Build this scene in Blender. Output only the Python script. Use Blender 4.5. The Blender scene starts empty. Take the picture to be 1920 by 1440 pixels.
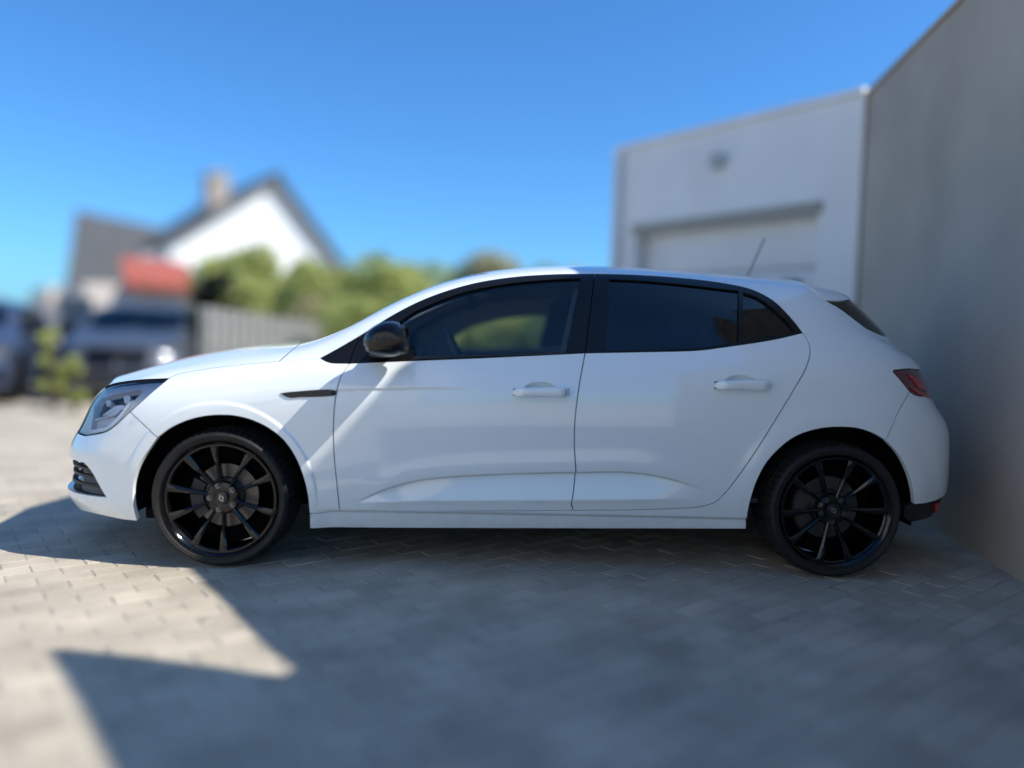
import bpy, bmesh, math, random
import numpy as np
from mathutils import Vector, Matrix
from mathutils.bvhtree import BVHTree
from mathutils.geometry import delaunay_2d_cdt

SC = bpy.context.scene
COL = SC.collection
random.seed(7)
RNG = np.random.default_rng(7)

# ------------------------------------------------------------------ camera
FPX = 1442.0
CAM_H, ROLL, PITCH = 1.0255, 0.02598, -0.06079
CAR_X, CAR_D, CAR_YAW, WR = 0.0965, 3.287, 0.02806, 0.301
_cp, _sp, _cr, _sr = math.cos(PITCH), math.sin(PITCH), math.cos(ROLL), math.sin(ROLL)
FWD = np.array([0, _cp, _sp])
_up0 = np.array([0, -_sp, _cp])
_rt0 = np.array([1.0, 0, 0])
RIGHT = _cr * _rt0 + _sr * _up0
UP = -_sr * _rt0 + _cr * _up0
CPOS = np.array([0, 0, CAM_H])
cam_d = bpy.data.cameras.new('camera')
cam = bpy.data.objects.new('camera', cam_d)
COL.objects.link(cam)
M = Matrix(((RIGHT[0], UP[0], -FWD[0], 0), (RIGHT[1], UP[1], -FWD[1], 0), (RIGHT[2], UP[2], -FWD[2], CAM_H), (0, 0, 0, 1)))
cam.matrix_world = M
cam_d.sensor_width = 36
cam_d.lens = 36 * FPX / 1920
cam_d.clip_end = 3000
cam_d.clip_start = 0.05
cam_d.dof.use_dof = True
cam_d.dof.focus_distance = 3.45
APERTURE = 0.12
cam_d.dof.aperture_fstop = cam_d.lens / 1000 / APERTURE
cam_d.dof.aperture_blades = 0
SC.camera = cam

# ------------------------------------------------------------------ light
SUN_TRAVEL = Vector((-0.90, 0.22, -1.0)).normalized()
tosun = -SUN_TRAVEL
elev = math.asin(tosun.z)
azim = math.atan2(tosun.x, tosun.y)          # clockwise from +Y
sun_d = bpy.data.lights.new('sun', 'SUN')
sun_d.energy = 2.1
sun_d.angle = math.radians(0.5)
sun_d.color = (1.0, 0.95, 0.87)
sun = bpy.data.objects.new('sun', sun_d)
sun.rotation_euler = SUN_TRAVEL.to_track_quat('-Z', 'Y').to_euler()
COL.objects.link(sun)
W = bpy.data.worlds.new('World')
SC.world = W
W.use_nodes = True
nt = W.node_tree
nt.nodes.clear()
sky = nt.nodes.new('ShaderNodeTexSky')
sky.sky_type = 'NISHITA'
sky.sun_disc = False
sky.sun_elevation = elev
sky.sun_rotation = azim
sky.air_density = 1.0
sky.dust_density = 0.8
sky.ozone_density = 3.0
bg = nt.nodes.new('ShaderNodeBackground')
bg.inputs['Strength'].default_value = 0.15
wo = nt.nodes.new('ShaderNodeOutputWorld')
tint = nt.nodes.new('ShaderNodeMix')
tint.data_type = 'RGBA'; tint.blend_type = 'MULTIPLY'; tint.inputs[0].default_value = 1
tint.inputs[7].default_value = (0.139, 0.292, 0.436, 1)
gm = nt.nodes.new('ShaderNodeGamma')
gm.inputs[1].default_value = 1.0
nt.links.new(sky.outputs[0], gm.inputs[0])
nt.links.new(gm.outputs[0], tint.inputs[6])
nt.links.new(tint.outputs[2], bg.inputs[0])
nt.links.new(bg.outputs[0], wo.inputs[0])
SC.view_settings.view_transform = 'Standard'
SC.view_settings.look = 'None'
SC.view_settings.exposure = 1.6
SC.view_settings.gamma = 1
SC.view_settings.use_curve_mapping = False
SC.render.engine = 'CYCLES'
SC.cycles.use_denoising = True
SC.cycles.max_bounces = 10
SC.cycles.transparent_max_bounces = 16
SC.cycles.sample_clamp_indirect = 6


# ------------------------------------------------------------------ projection helpers
def ray(u, v):
    d = FWD + RIGHT * ((u - 960) / FPX) - UP * ((v - 720) / FPX)
    return d / np.linalg.norm(d)


def at(u, v, Y):
    """world point on the plane y = Y seen at photograph pixel (u, v)"""
    d = ray(u, v)
    p = CPOS + d * (Y / d[1])
    return Vector(p)


def on_ground(u, v, z=0.0):
    d = ray(u, v)
    return Vector(CPOS + d * ((z - CAM_H) / d[2]))


def proj(P):
    d = np.asarray(P) - CPOS
    z = d @ FWD
    return 960 + FPX * (d @ RIGHT) / z, 720 - FPX * (d @ UP) / z


# ------------------------------------------------------------------ object helpers
def tag(o, label=None, cat=None, group=None, kind=None):
    if label: o['label'] = label
    if cat: o['category'] = cat
    if group: o['group'] = group
    if kind: o['kind'] = kind
    return o


def empty(name, loc=(0, 0, 0), rz=0, parent=None):
    o = bpy.data.objects.new(name, None)
    o.empty_display_size = 0.1
    o.location = loc
    o.rotation_euler = (0, 0, rz)
    o.parent = parent
    COL.objects.link(o)
    return o


def mesh_obj(name, verts, faces, mats, parent=None, smooth=False, mi=None):
    me = bpy.data.meshes.new(name)
    me.from_pydata([tuple(v) for v in verts], [], [tuple(f) for f in faces])
    for m in (mats if isinstance(mats, (list, tuple)) else [mats]):
        me.materials.append(m)
    if mi is not None:
        me.polygons.foreach_set('material_index', mi)
    if smooth:
        me.polygons.foreach_set('use_smooth', [True] * len(me.polygons))
    me.update()
    o = bpy.data.objects.new(name, me)
    o.parent = parent
    COL.objects.link(o)
    return o


def bm_obj(name, bm, mats, parent=None, smooth=True, angle=40):
    bmesh.ops.recalc_face_normals(bm, faces=bm.faces)
    me = bpy.data.meshes.new(name)
    bm.to_mesh(me)
    bm.free()
    for m in (mats if isinstance(mats, (list, tuple)) else [mats]):
        me.materials.append(m)
    if smooth:
        me.polygons.foreach_set('use_smooth', [True] * len(me.polygons))
        me.set_sharp_from_angle(angle=math.radians(angle))
    o = bpy.data.objects.new(name, me)
    o.parent = parent
    COL.objects.link(o)
    return o


def copy_tree(o, parent=None):
    c = o.copy()
    COL.objects.link(c)
    c.parent = parent
    for ch in list(o.children):
        copy_tree(ch, c)
    return c


def add_box(bm, c, s, rot=None, bevel=0.0, mi=0):
    r = bmesh.ops.create_cube(bm, size=1.0)
    vs = r['verts']
    bmesh.ops.scale(bm, vec=s, verts=vs)
    if bevel > 0:
        es = list({e for v in vs for e in v.link_edges})
        rb = bmesh.ops.bevel(bm, geom=es, offset=bevel, segments=2, affect='EDGES', profile=0.5)
        vs = list({v for f in rb['faces'] for v in f.verts} | {v for v in vs if v.is_valid})
    if rot is not None:
        bmesh.ops.rotate(bm, cent=(0, 0, 0), matrix=rot, verts=vs)
    bmesh.ops.translate(bm, vec=c, verts=vs)
    for f in {f for v in vs for f in v.link_faces}:
        f.material_index = mi
    return vs


def add_tube(bm, pts, r, n=10, cap=True):
    pts = [Vector(p) for p in pts]
    rs = r if isinstance(r, (list, tuple)) else [r] * len(pts)
    rings = []
    prev = None
    for i, p in enumerate(pts):
        a = pts[max(i - 1, 0)]
        b = pts[min(i + 1, len(pts) - 1)]
        d = (b - a).normalized()
        if prev is None:
            x = d.orthogonal().normalized()
        else:
            x = (prev - d * prev.dot(d)).normalized()
        prev = x
        y = d.cross(x)
        rings.append([bm.verts.new(p + (x * math.cos(2 * math.pi * k / n) + y * math.sin(2 * math.pi * k / n)) * rs[i]) for k in range(n)])
    for i in range(len(rings) - 1):
        for k in range(n):
            bm.faces.new((rings[i][k], rings[i][(k + 1) % n], rings[i + 1][(k + 1) % n], rings[i + 1][k]))
    if cap:
        bm.faces.new(rings[0][::-1])
        bm.faces.new(rings[-1])


def add_prism(bm, poly, fn, d0, d1):
    """poly: 2D points; fn(a, b, d) -> 3D; extruded d0..d1"""
    A = [bm.verts.new(fn(a, b, d0)) for a, b in poly]
    B = [bm.verts.new(fn(a, b, d1)) for a, b in poly]
    n = len(poly)
    bm.faces.new(A)
    bm.faces.new(B[::-1])
    for i in range(n):
        bm.faces.new((A[i], B[i], B[(i + 1) % n], A[(i + 1) % n]))


# ------------------------------------------------------------------ materials
def mat(name, color, rough=0.5, metal=0.0, coat=0.0, spec=0.5, coat_rough=0.03, noise=0.0, nscale=20.0, bump=0.0, bscale=60.0, emit=None):
    m = bpy.data.materials.new(name)
    m.use_nodes = True
    n = m.node_tree
    b = n.nodes['Principled BSDF']
    b.inputs['Base Color'].default_value = (*color, 1)
    b.inputs['Roughness'].default_value = rough
    b.inputs['Metallic'].default_value = metal
    b.inputs['Coat Weight'].default_value = coat
    b.inputs['Coat Roughness'].default_value = coat_rough
    b.inputs['Specular IOR Level'].default_value = spec
    if noise > 0 or bump > 0:
        tc = n.nodes.new('ShaderNodeTexCoord')
    if noise > 0:
        nz = n.nodes.new('ShaderNodeTexNoise')
        nz.inputs['Scale'].default_value = nscale
        nz.inputs['Detail'].default_value = 5
        n.links.new(tc.outputs['Object'], nz.inputs['Vector'])
        mr = n.nodes.new('ShaderNodeMapRange')
        mr.inputs[1].default_value = 0.3
        mr.inputs[2].default_value = 0.7
        mr.inputs[3].default_value = 1 - noise
        mr.inputs[4].default_value = 1 + noise
        n.links.new(nz.outputs[0], mr.inputs[0])
        mx = n.nodes.new('ShaderNodeMix')
        mx.data_type = 'RGBA'
        mx.blend_type = 'MULTIPLY'
        mx.inputs[0].default_value = 1
        mx.inputs[6].default_value = (*color, 1)
        n.links.new(mr.outputs[0], mx.inputs[7])
        n.links.new(mx.outputs[2], b.inputs['Base Color'])
    if bump > 0:
        nb = n.nodes.new('ShaderNodeTexNoise')
        nb.inputs['Scale'].default_value = bscale
        nb.inputs['Detail'].default_value = 6
        n.links.new(tc.outputs['Object'], nb.inputs['Vector'])
        bp = n.nodes.new('ShaderNodeBump')
        bp.inputs['Strength'].default_value = bump
        bp.inputs['Distance'].default_value = 0.01
        n.links.new(nb.outputs[0], bp.inputs['Height'])
        n.links.new(bp.outputs[0], b.inputs['Normal'])
    return m


def glass(name, tint, gloss_tint=1.0, rough=0.0, ior=1.52):
    """thin pane: tinted straight-through light plus a fresnel reflection"""
    m = bpy.data.materials.new(name)
    m.use_nodes = True
    n = m.node_tree
    n.nodes.clear()
    out = n.nodes.new('ShaderNodeOutputMaterial')
    tr = n.nodes.new('ShaderNodeBsdfTransparent')
    tr.inputs[0].default_value = (*tint, 1)
    gl = n.nodes.new('ShaderNodeBsdfGlossy')
    gl.inputs['Color'].default_value = (gloss_tint,) * 3 + (1,)
    gl.inputs['Roughness'].default_value = rough
    fr = n.nodes.new('ShaderNodeFresnel')
    fr.inputs[0].default_value = ior
    mx = n.nodes.new('ShaderNodeMixShader')
    n.links.new(fr.outputs[0], mx.inputs[0])
    n.links.new(tr.outputs[0], mx.inputs[1])
    n.links.new(gl.outputs[0], mx.inputs[2])
    n.links.new(mx.outputs[0], out.inputs[0])
    return m


def paint(name, color, coat=1.0, rough=0.42):
    m = mat(name, color, rough=rough, coat=coat, coat_rough=0.012, noise=0.012, nscale=900)
    m.node_tree.nodes['Principled BSDF'].inputs['Coat IOR'].default_value = 1.72
    return m


M_WHITE = paint('white_paint', (0.835, 0.875, 0.875))


def add_dust(m, z0=.34, col=(0.42, 0.38, 0.32, 1), amt=.30):
    n = m.node_tree
    b = n.nodes['Principled BSDF']
    src = b.inputs['Base Color'].links[0].from_socket
    tc = n.nodes.new('ShaderNodeTexCoord')
    sp = n.nodes.new('ShaderNodeSeparateXYZ'); n.links.new(tc.outputs['Object'], sp.inputs[0])
    mr = n.nodes.new('ShaderNodeMapRange'); mr.inputs[1].default_value = z0; mr.inputs[2].default_value = .17; mr.inputs[3].default_value = 0; mr.inputs[4].default_value = amt
    n.links.new(sp.outputs[2], mr.inputs[0])
    nz = n.nodes.new('ShaderNodeTexNoise'); nz.inputs['Scale'].default_value = 14; nz.inputs['Detail'].default_value = 8; nz.inputs['Roughness'].default_value = .7
    n.links.new(tc.outputs['Object'], nz.inputs['Vector'])
    r2 = n.nodes.new('ShaderNodeMapRange'); r2.inputs[1].default_value = .35; r2.inputs[2].default_value = .7
    n.links.new(nz.outputs[0], r2.inputs[0])
    mu = n.nodes.new('ShaderNodeMath'); mu.operation = 'MULTIPLY'; n.links.new(mr.outputs[0], mu.inputs[0]); n.links.new(r2.outputs[0], mu.inputs[1])
    mx = n.nodes.new('ShaderNodeMix'); mx.data_type = 'RGBA'; mx.inputs[7].default_value = col
    n.links.new(mu.outputs[0], mx.inputs[0]); n.links.new(src, mx.inputs[6]); n.links.new(mx.outputs[2], b.inputs['Base Color'])


add_dust(M_WHITE)
M_BLKGLOSS = mat('gloss_black', (0.003, 0.003, 0.004), rough=0.06, coat=0.25, spec=0.3)
M_BLKPIANO = mat('black_trim', (0.006, 0.006, 0.0065), rough=0.35, coat=0.15, coat_rough=0.1, spec=0.25)
M_BLKPLAST = mat('black_plastic', (0.013, 0.013, 0.014), rough=0.5, bump=0.05, bscale=400)
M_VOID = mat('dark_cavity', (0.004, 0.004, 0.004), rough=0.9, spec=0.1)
M_LINER = mat('wheel_liner', (0.006, 0.006, 0.006), rough=0.95, spec=0.1)
M_RUBBER = mat('tyre_rubber', (0.016, 0.0155, 0.015), rough=0.6, spec=0.3, noise=0.25, nscale=30, bump=0.15, bscale=300)
M_RIM = mat('rim_black', (0.002, 0.002, 0.002), rough=0.10, coat=0.45, spec=0.3)
M_DISC = mat('brake_disc_steel', (0.12, 0.115, 0.11), rough=0.38, metal=1.0)
M_CALIPER = mat('caliper_iron', (0.05, 0.045, 0.045), rough=0.6)
M_BOLT = mat('bolt_steel', (0.14, 0.14, 0.145), rough=0.3, metal=1.0)
M_CAP = mat('hub_cap_grey', (0.014, 0.014, 0.015), rough=0.35)
M_EMBLEM = mat('emblem_chrome', (0.32, 0.31, 0.30), rough=0.3, metal=1.0)
M_CHROME = mat('chrome', (0.85, 0.86, 0.88), rough=0.06, metal=1.0)
M_SATIN = mat('lamp_silver', (0.62, 0.63, 0.65), rough=0.3, metal=0.15, coat=0.5)
M_LAMPHOUSE = mat('lamp_housing_grey', (0.16, 0.17, 0.19), rough=0.3, metal=0.2, coat=0.5)
M_LAMPDARK = mat('lamp_dark', (0.02, 0.022, 0.03), rough=0.2, coat=0.5)
M_AMBER = mat('amber_plastic', (0.75, 0.30, 0.03), rough=0.2, coat=0.5)
M_RED = mat('tail_lamp_red', (0.50, 0.012, 0.018), rough=0.12, coat=1.0)
M_REDDK = mat('tail_lamp_dark_red', (0.12, 0.005, 0.010), rough=0.15, coat=1.0)
M_LAMPGLASS = glass('lamp_glass', (0.97, 0.98, 1.0), ior=1.28)
M_GLASSF = glass('front_glass', (0.88, 0.94, 0.93))
M_GLASSR = glass('privacy_glass', (0.06, 0.07, 0.08))
M_GLASSW = glass('windscreen_glass', (0.85, 0.93, 0.90))
M_MIRROR = mat('mirror_glass', (0.9, 0.9, 0.9), rough=0.02, metal=1.0)
M_CABIN = mat('cabin_grey', (0.07, 0.075, 0.08), rough=0.8, noise=0.1, nscale=40)
M_HEADLINER = mat('headliner_grey', (0.50, 0.51, 0.52), rough=0.9)
M_SEAT = mat('seat_fabric', (0.05, 0.052, 0.058), rough=0.9, noise=0.2, nscale=80)
M_SURR = mat('cabin_trim_grey', (0.55, 0.57, 0.58), rough=0.8)
M_REFL = mat('lamp_reflector_silver', (0.86, 0.87, 0.88), rough=0.25, metal=0.3, coat=0.3)
M_GRILLE = mat('grille_grey', (0.16, 0.15, 0.14), rough=0.5)

# ================================================================== THE CAR BODY
CARM = Matrix.Translation((CAR_X - math.sin(CAR_YAW) * 0.885, CAR_D + math.cos(CAR_YAW) * 0.885, 0)) @ Matrix.Rotation(CAR_YAW, 4, 'Z')
CARM_I = np.array(CARM.inverted())
CARM_N = np.array(CARM)


def to_local(P):
    P = np.asarray(P)
    return P @ CARM_I[:3, :3].T + CARM_I[:3, 3]


def to_world(P):
    P = np.asarray(P)
    return P @ CARM_N[:3, :3].T + CARM_N[:3, 3]


def pchip(x, y, q):
    x = np.asarray(x, float); y = np.asarray(y, float); q = np.asarray(q, float)
    h = np.diff(x); d = np.diff(y) / h
    m = np.zeros(len(x))
    for i in range(1, len(x) - 1):
        if d[i - 1] * d[i] > 0:
            w1 = 2 * h[i] + h[i - 1]; w2 = h[i] + 2 * h[i - 1]
            m[i] = (w1 + w2) / (w1 / d[i - 1] + w2 / d[i])
    m[0] = d[0]; m[-1] = d[-1]
    k = np.clip(np.searchsorted(x, q) - 1, 0, len(x) - 2)
    t = (q - x[k]) / h[k]
    t = np.clip(t, 0, 1)
    return ((1 + 2 * t) * (1 - t) ** 2 * y[k] + t * (1 - t) ** 2 * h[k] * m[k] + t * t * (3 - 2 * t) * y[k + 1] + t * t * (t - 1) * h[k] * m[k + 1])


# plan outline (x, half width), nose centre -> tail centre
PLAN = [(-2.235, 0), (-2.215, .3), (-2.14, .55), (-2.035, .72), (-1.93, .81), (-1.78, .862), (-1.55, .888), (-1.33, .895), (-.9, .897), (-.3, .893), (.4, .892), (.9, .893), (1.33, .893),
        (1.58, .875), (1.75, .83), (1.85, .765), (1.93, .67), (2.0, .5), (2.045, .3), (2.06, 0)]
_pl = np.array(PLAN)
_tt = np.concatenate([[0], np.cumsum(np.hypot(*np.diff(_pl, axis=0).T))])
_q = np.linspace(0, _tt[-1], 1200)
_px = pchip(_tt, _pl[:, 0], _q); _pw = pchip(_tt, _pl[:, 1], _q)


def gsmooth(a, sig, axis=0):
    """gaussian smoothing with point-mirrored ends (keeps ends in place)"""
    r = int(sig * 3) + 1
    k = np.exp(-0.5 * (np.arange(-r, r + 1) / sig) ** 2); k /= k.sum()
    a = np.moveaxis(a, axis, 0)
    n = len(a)
    lo = 2 * a[0] - a[1:r + 1][::-1]
    hi = 2 * a[-1] - a[-r - 1:-1][::-1]
    b = np.concatenate([lo, a, hi])
    o = sum(k[i] * b[i:i + n] for i in range(2 * r + 1))
    return np.moveaxis(o, 0, axis)


_px = gsmooth(_px, 9); _pw = gsmooth(_pw, 9)
_t = np.concatenate([[0], np.cumsum(np.hypot(np.diff(_px), np.diff(_pw)))])
TMAX = _t[-1]


def plan_at(t):
    x = np.interp(t, _t, _px); w = np.interp(t, _t, _pw)
    e = .01
    dx = np.interp(t + e, _t, _px) - np.interp(t - e, _t, _px)
    dw = np.interp(t + e, _t, _pw) - np.interp(t - e, _t, _pw)
    if t < .02: dx, dw = 0, 1
    if t > TMAX - .02: dx, dw = 0, -1
    L = math.hypot(dx, dw)
    # outward normal
    return x, w, -dw / L, dx / L


def t_of_x(x, w=None):
    i0 = np.argmax(_pw > .5)
    return float(np.interp(x, _px, _t))


# stations: t, lower rows [(z, inset)]*8 , upper rows r8..r12 as (x, w, z)
def side(x, low, up):
    return (t_of_x(x), low, [(u if len(u) == 3 else (x, u[0], u[1])) for u in up])


STN = [
    (0.0, [(.17, .04), (.26, -.03), (.36, -.012), (.455, -.020), (.58, .036), (.675, .076), (.722, .11), (.765, .16)],
     [(-2.045, 0, .785), (-2.03, 0, .793), (-2.0, 0, .80), (-1.98, 0, .806), (-1.96, 0, .812)]),
    (t_of_x(-2.1), [(.17, .04), (.26, -.03), (.36, -.012), (.455, -.020), (.58, .036), (.675, .076), (.722, .11), (.765, .16)],
     [(-1.99, .45, .785), (-1.965, .38, .797), (-1.94, .28, .808), (-1.90, .14, .82), (-1.88, 0, .828)]),
    (t_of_x(-1.97), [(.17, .04), (.26, -.024), (.36, -.008), (.455, -.016), (.58, .026), (.67, .064), (.72, .095), (.77, .145)],
     [(-1.87, .61, .795), (-1.84, .53, .812), (-1.81, .40, .835), (-1.78, .20, .858), (-1.76, 0, .868)]),
    side(-1.75, [(.18, .03), (.26, .01), (.36, .005), (.46, .0), (.58, .0), (.68, .014), (.735, .035), (.785, .105)],
         [(-1.72, .68, .815), (-1.69, .59, .84), (-1.66, .44, .872), (-1.62, .22, .902), (-1.60, 0, .912)]),
    side(-1.33, [(.2, .02), (.3, .008), (.42, .0), (.56, .0), (.68, .0), (.76, .013), (.82, .05), (.862, .11)],
         [(.72, .884), (.62, .908), (.46, .936), (.23, .955), (0, .96)]),
    side(-1.10, [(.2, .035), (.285, .02), (.41, .005), (.555, .001), (.68, .0), (.77, .008), (.84, .038), (.89, .095)],
         [(.755, .910), (.68, .930), (.50, .955), (.25, .973), (0, .98)]),
    side(-.90, [(.2, .05), (.27, .032), (.40, .012), (.55, .004), (.68, .0), (.78, .005), (.86, .03), (.915, .07)],
         [(.80, .94), (.765, .965), (.70, .99), (.36, 1.02), (0, 1.035)]),
    side(-.60, [(.2, .055), (.27, .038), (.40, .014), (.55, .005), (.68, .0), (.78, .004), (.86, .026), (.918, .055)],
         [(.80, 1.03), (.745, 1.13), (.69, 1.18), (.38, 1.23), (0, 1.25)]),
    side(-.30, [(.2, .06), (.27, .04), (.40, .015), (.55, .006), (.68, .0), (.78, .003), (.86, .022), (.925, .05)],
         [(.79, 1.09), (.71, 1.255), (.64, 1.305), (.35, 1.355), (0, 1.37)]),
    side(.10, [(.2, .06), (.27, .04), (.40, .015), (.55, .006), (.69, .0), (.79, .003), (.875, .022), (.943, .05)],
         [(.79, 1.13), (.685, 1.308), (.61, 1.35), (.34, 1.395), (0, 1.405)]),
    side(.40, [(.2, .06), (.27, .04), (.40, .015), (.55, .006), (.70, .0), (.80, .004), (.89, .022), (.965, .055)],
         [(.785, 1.15), (.675, 1.323), (.60, 1.363), (.33, 1.408), (0, 1.418)]),
    side(.90, [(.2, .05), (.27, .035), (.40, .012), (.55, .004), (.70, .0), (.82, .004), (.92, .022), (1.01, .065)],
         [(.775, 1.15), (.675, 1.28), (.60, 1.335), (.33, 1.387), (0, 1.397)]),
    side(1.33, [(.2, .02), (.30, .01), (.42, .0), (.56, .0), (.72, .0), (.86, .006), (.98, .042), (1.08, .11)],
         [(1.31, .735, 1.15), (1.28, .685, 1.225), (1.24, .60, 1.30), (1.2, .33, 1.345), (1.18, 0, 1.355)]),
    side(1.62, [(.2, .03), (.3, .01), (.42, .0), (.56, .0), (.72, .006), (.85, .025), (.95, .065), (1.02, .125)],
         [(1.53, .69, 1.09), (1.47, .65, 1.165), (1.40, .585, 1.275), (1.37, .32, 1.32), (1.35, 0, 1.33)]),
    (t_of_x(1.88), [(.21, .03), (.33, -.03), (.44, -.038), (.62, -.030), (.69, -.008), (.77, .045), (.87, .08), (.955, .12)],
     [(1.72, .585, 1.02), (1.655, .58, 1.10), (1.52, .52, 1.25), (1.50, .29, 1.295), (1.49, 0, 1.305)]),
    (t_of_x(2.02), [(.21, .03), (.33, -.03), (.44, -.038), (.62, -.030), (.69, -.008), (.77, .045), (.87, .085), (.955, .12)],
     [(1.84, .32, 1.02), (1.76, .32, 1.11), (1.585, .28, 1.265), (1.565, .15, 1.295), (1.555, 0, 1.30)]),
    (TMAX, [(.21, .03), (.33, -.03), (.44, -.038), (.62, -.030), (.69, -.008), (.77, .045), (.87, .085), (.955, .12)],
     [(1.875, 0, 1.02), (1.80, 0, 1.12), (1.61, 0, 1.27), (1.59, 0, 1.296), (1.58, 0, 1.30)]),
]
NR = 14                                  # rows: -1, 0..12
ctrl = np.zeros((len(STN), NR, 3))
ts = np.array([s[0] for s in STN])
for j, (t, low, up) in enumerate(STN):
    x, w, nx, nw = plan_at(t)
    rows = [(low[0][0] - .10, low[0][1] + .05)] + low
    for k, (z, ins) in enumerate(rows):
        ctrl[j, k] = (x - nx * ins, -(w - nw * ins), z)
    for k, (ux, uw, uz) in enumerate(up):
        ctrl[j, 9 + k] = (ux, -uw, uz)
NT, NV = 560, 260
TG = np.linspace(0, TMAX, NT)
seg = np.linalg.norm(np.diff(ctrl[4:13], axis=1), axis=2).mean(axis=0)
FL_R = (.398, .404, .4075, .4105, .4135, .417, .424)
SROW = np.concatenate([[0], np.cumsum(np.maximum(seg, .03))])     # metric s of every row
SMAX = SROW[-1]
SG = np.linspace(0, SMAX, NV)

# roof / bonnet silhouette traced on the photograph
SIL = np.array([(225, 710), (260, 694), (320, 677), (400, 659), (480, 647.5), (530, 643), (567, 640), (612, 630), (650, 613), (687, 592), (725, 573.5), (762, 556), (800, 542), (837, 529),
                (875, 517.5), (912, 510), (950, 504), (987, 501), (1053, 499), (1130, 499.3), (1200, 501.5), (1300, 508), (1400, 517.5), (1450, 523.5), (1500, 530), (1540, 539.5), (1585, 553)], float)


def dense(c):
    g = np.zeros((NT, NR, 3))
    for k in range(NR):
        for a in range(3):
            g[:, k, a] = pchip(ts, c[:, k, a], TG)
    g = gsmooth(g, 11, 0)
    o = np.zeros((NT, NV, 3))
    for i in range(NT):
        for a in range(3):
            o[i, :, a] = pchip(SROW, g[i, :, a], SG)
    o = gsmooth(o, 4.0, 1)
    o = gsmooth(o, 3, 0)
    o[0, :, 1] = 0; o[-1, :, 1] = 0; o[:, -1, 1] = 0
    return o


def fit_silhouette(c, iters=4):
    c = c.copy()
    for it in range(iters):
        G = dense(c)
        i0 = int(NV * SROW[7] / SMAX)
        Wp = to_world(G[:, i0:])
        d = Wp - CPOS
        zz = d @ FWD
        U = 960 + FPX * (d @ RIGHT) / zz
        V = 720 - FPX * (d @ UP) / zz
        Uf, Vf = U.ravel(), V.ravel()
        best = np.full(1920, 1e9)
        idx = np.clip(Uf.astype(int), 0, 1919)
        np.minimum.at(best, idx, Vf)
        dpt = np.full(1920, 3.6)
        o = np.argsort(-Vf)
        dpt[idx[o]] = zz.ravel()[o]
        uu = np.arange(1920)
        ok = best < 1e8
        bi = np.interp(uu, uu[ok], best[ok])
        bi = gsmooth(bi, 4)
        tgt = np.interp(uu, SIL[:, 0], SIL[:, 1])
        err = (bi - tgt) / FPX * dpt            # metres the body is too low
        err[uu < 230] = err[230]; err[uu > 1575] = err[1575]
        for j in range(2, len(STN) - 2):
            for k in range(9, NR):
                u, v = proj(to_world(c[j, NR - 3 if k > 9 else k]))
                wgt = {9: .35, 10: .75}.get(k, 1.0)
                e = np.interp(u, uu, err)
                c[j, k, 2] += e * wgt * .9
    return c, (uu, bi, tgt)


ctrl, _dbg = fit_silhouette(ctrl)
GRID = dense(ctrl)

# ---- interpolation of the master surface (bicubic on the dense grid)


def _cub(f):
    return np.stack([-.5 * f + f * f - .5 * f ** 3, 1 - 2.5 * f * f + 1.5 * f ** 3, .5 * f + 2 * f * f - 1.5 * f ** 3, -.5 * f * f + .5 * f ** 3], -1)


_GP = np.pad(GRID, ((2, 2), (2, 2), (0, 0)), mode='reflect', reflect_type='odd')


def surf0(t, s):
    a = np.clip(np.asarray(t) / TMAX * (NT - 1), 0, NT - 1.0001)
    b = np.clip(np.asarray(s) / SMAX * (NV - 1), 0, NV - 1.0001)
    ia = a.astype(int); ib = b.astype(int)
    wa = _cub(a - ia); wb = _cub(b - ib)
    out = 0
    for i in range(4):
        for j in range(4):
            out = out + (wa[..., i] * wb[..., j])[..., None] * _GP[ia + 1 + i, ib + 1 + j]
    return out


def nrm(fn, t, s, e=.004):
    a = fn(t + e, s) - fn(t - e, s)
    b = fn(t, s + e) - fn(t, s - e)
    n = np.cross(a, b)
    n /= np.maximum(np.linalg.norm(n, axis=-1, keepdims=True), 1e-12)
    return n


# ---- pixel -> domain
_vid = np.arange(NT * NV).reshape(NT, NV)
_f = np.stack([_vid[:-1, :-1], _vid[1:, :-1], _vid[1:, 1:], _vid[:-1, 1:]], -1).reshape(-1, 4)
_tris = np.concatenate([_f[:, [0, 1, 2]], _f[:, [0, 2, 3]]])
_V = GRID.reshape(-1, 3)
BVH = BVHTree.FromPolygons([tuple(v) for v in _V], [tuple(int(i) for i in f) for f in _tris])
_CL = to_local(CPOS)


def dom(u, v):
    d = to_local(CPOS + ray(u, v)) - _CL
    loc, no, idx, dist = BVH.ray_cast(Vector(_CL), Vector(d), 20)
    if loc is None:
        return None
    f = _tris[idx]
    A, B, C = _V[f]
    p = np.array(loc)
    v0, v1, v2 = B - A, C - A, p - A
    d00, d01, d11, d20, d21 = v0 @ v0, v0 @ v1, v1 @ v1, v2 @ v0, v2 @ v1
    den = d00 * d11 - d01 * d01
    b = (d11 * d20 - d01 * d21) / den
    c = (d00 * d21 - d01 * d20) / den
    i, j = np.divmod(f, NV)
    tt = TG[i]; ss = SG[j]
    wv = np.array([1 - b - c, b, c])
    return np.array([tt @ wv, ss @ wv])


def local_at(u, v):
    d = dom(u, v)
    return surf0(d[0], d[1])


def srow(r):
    return float(np.interp(r + 1, np.arange(NR), SROW))


def D(x, r):
    """domain point at plan station x (t measured along the plan outline) and row r"""
    return np.array([t_of_x(x), srow(r)])


def DT(t, r):
    return np.array([t, srow(r)])


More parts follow.
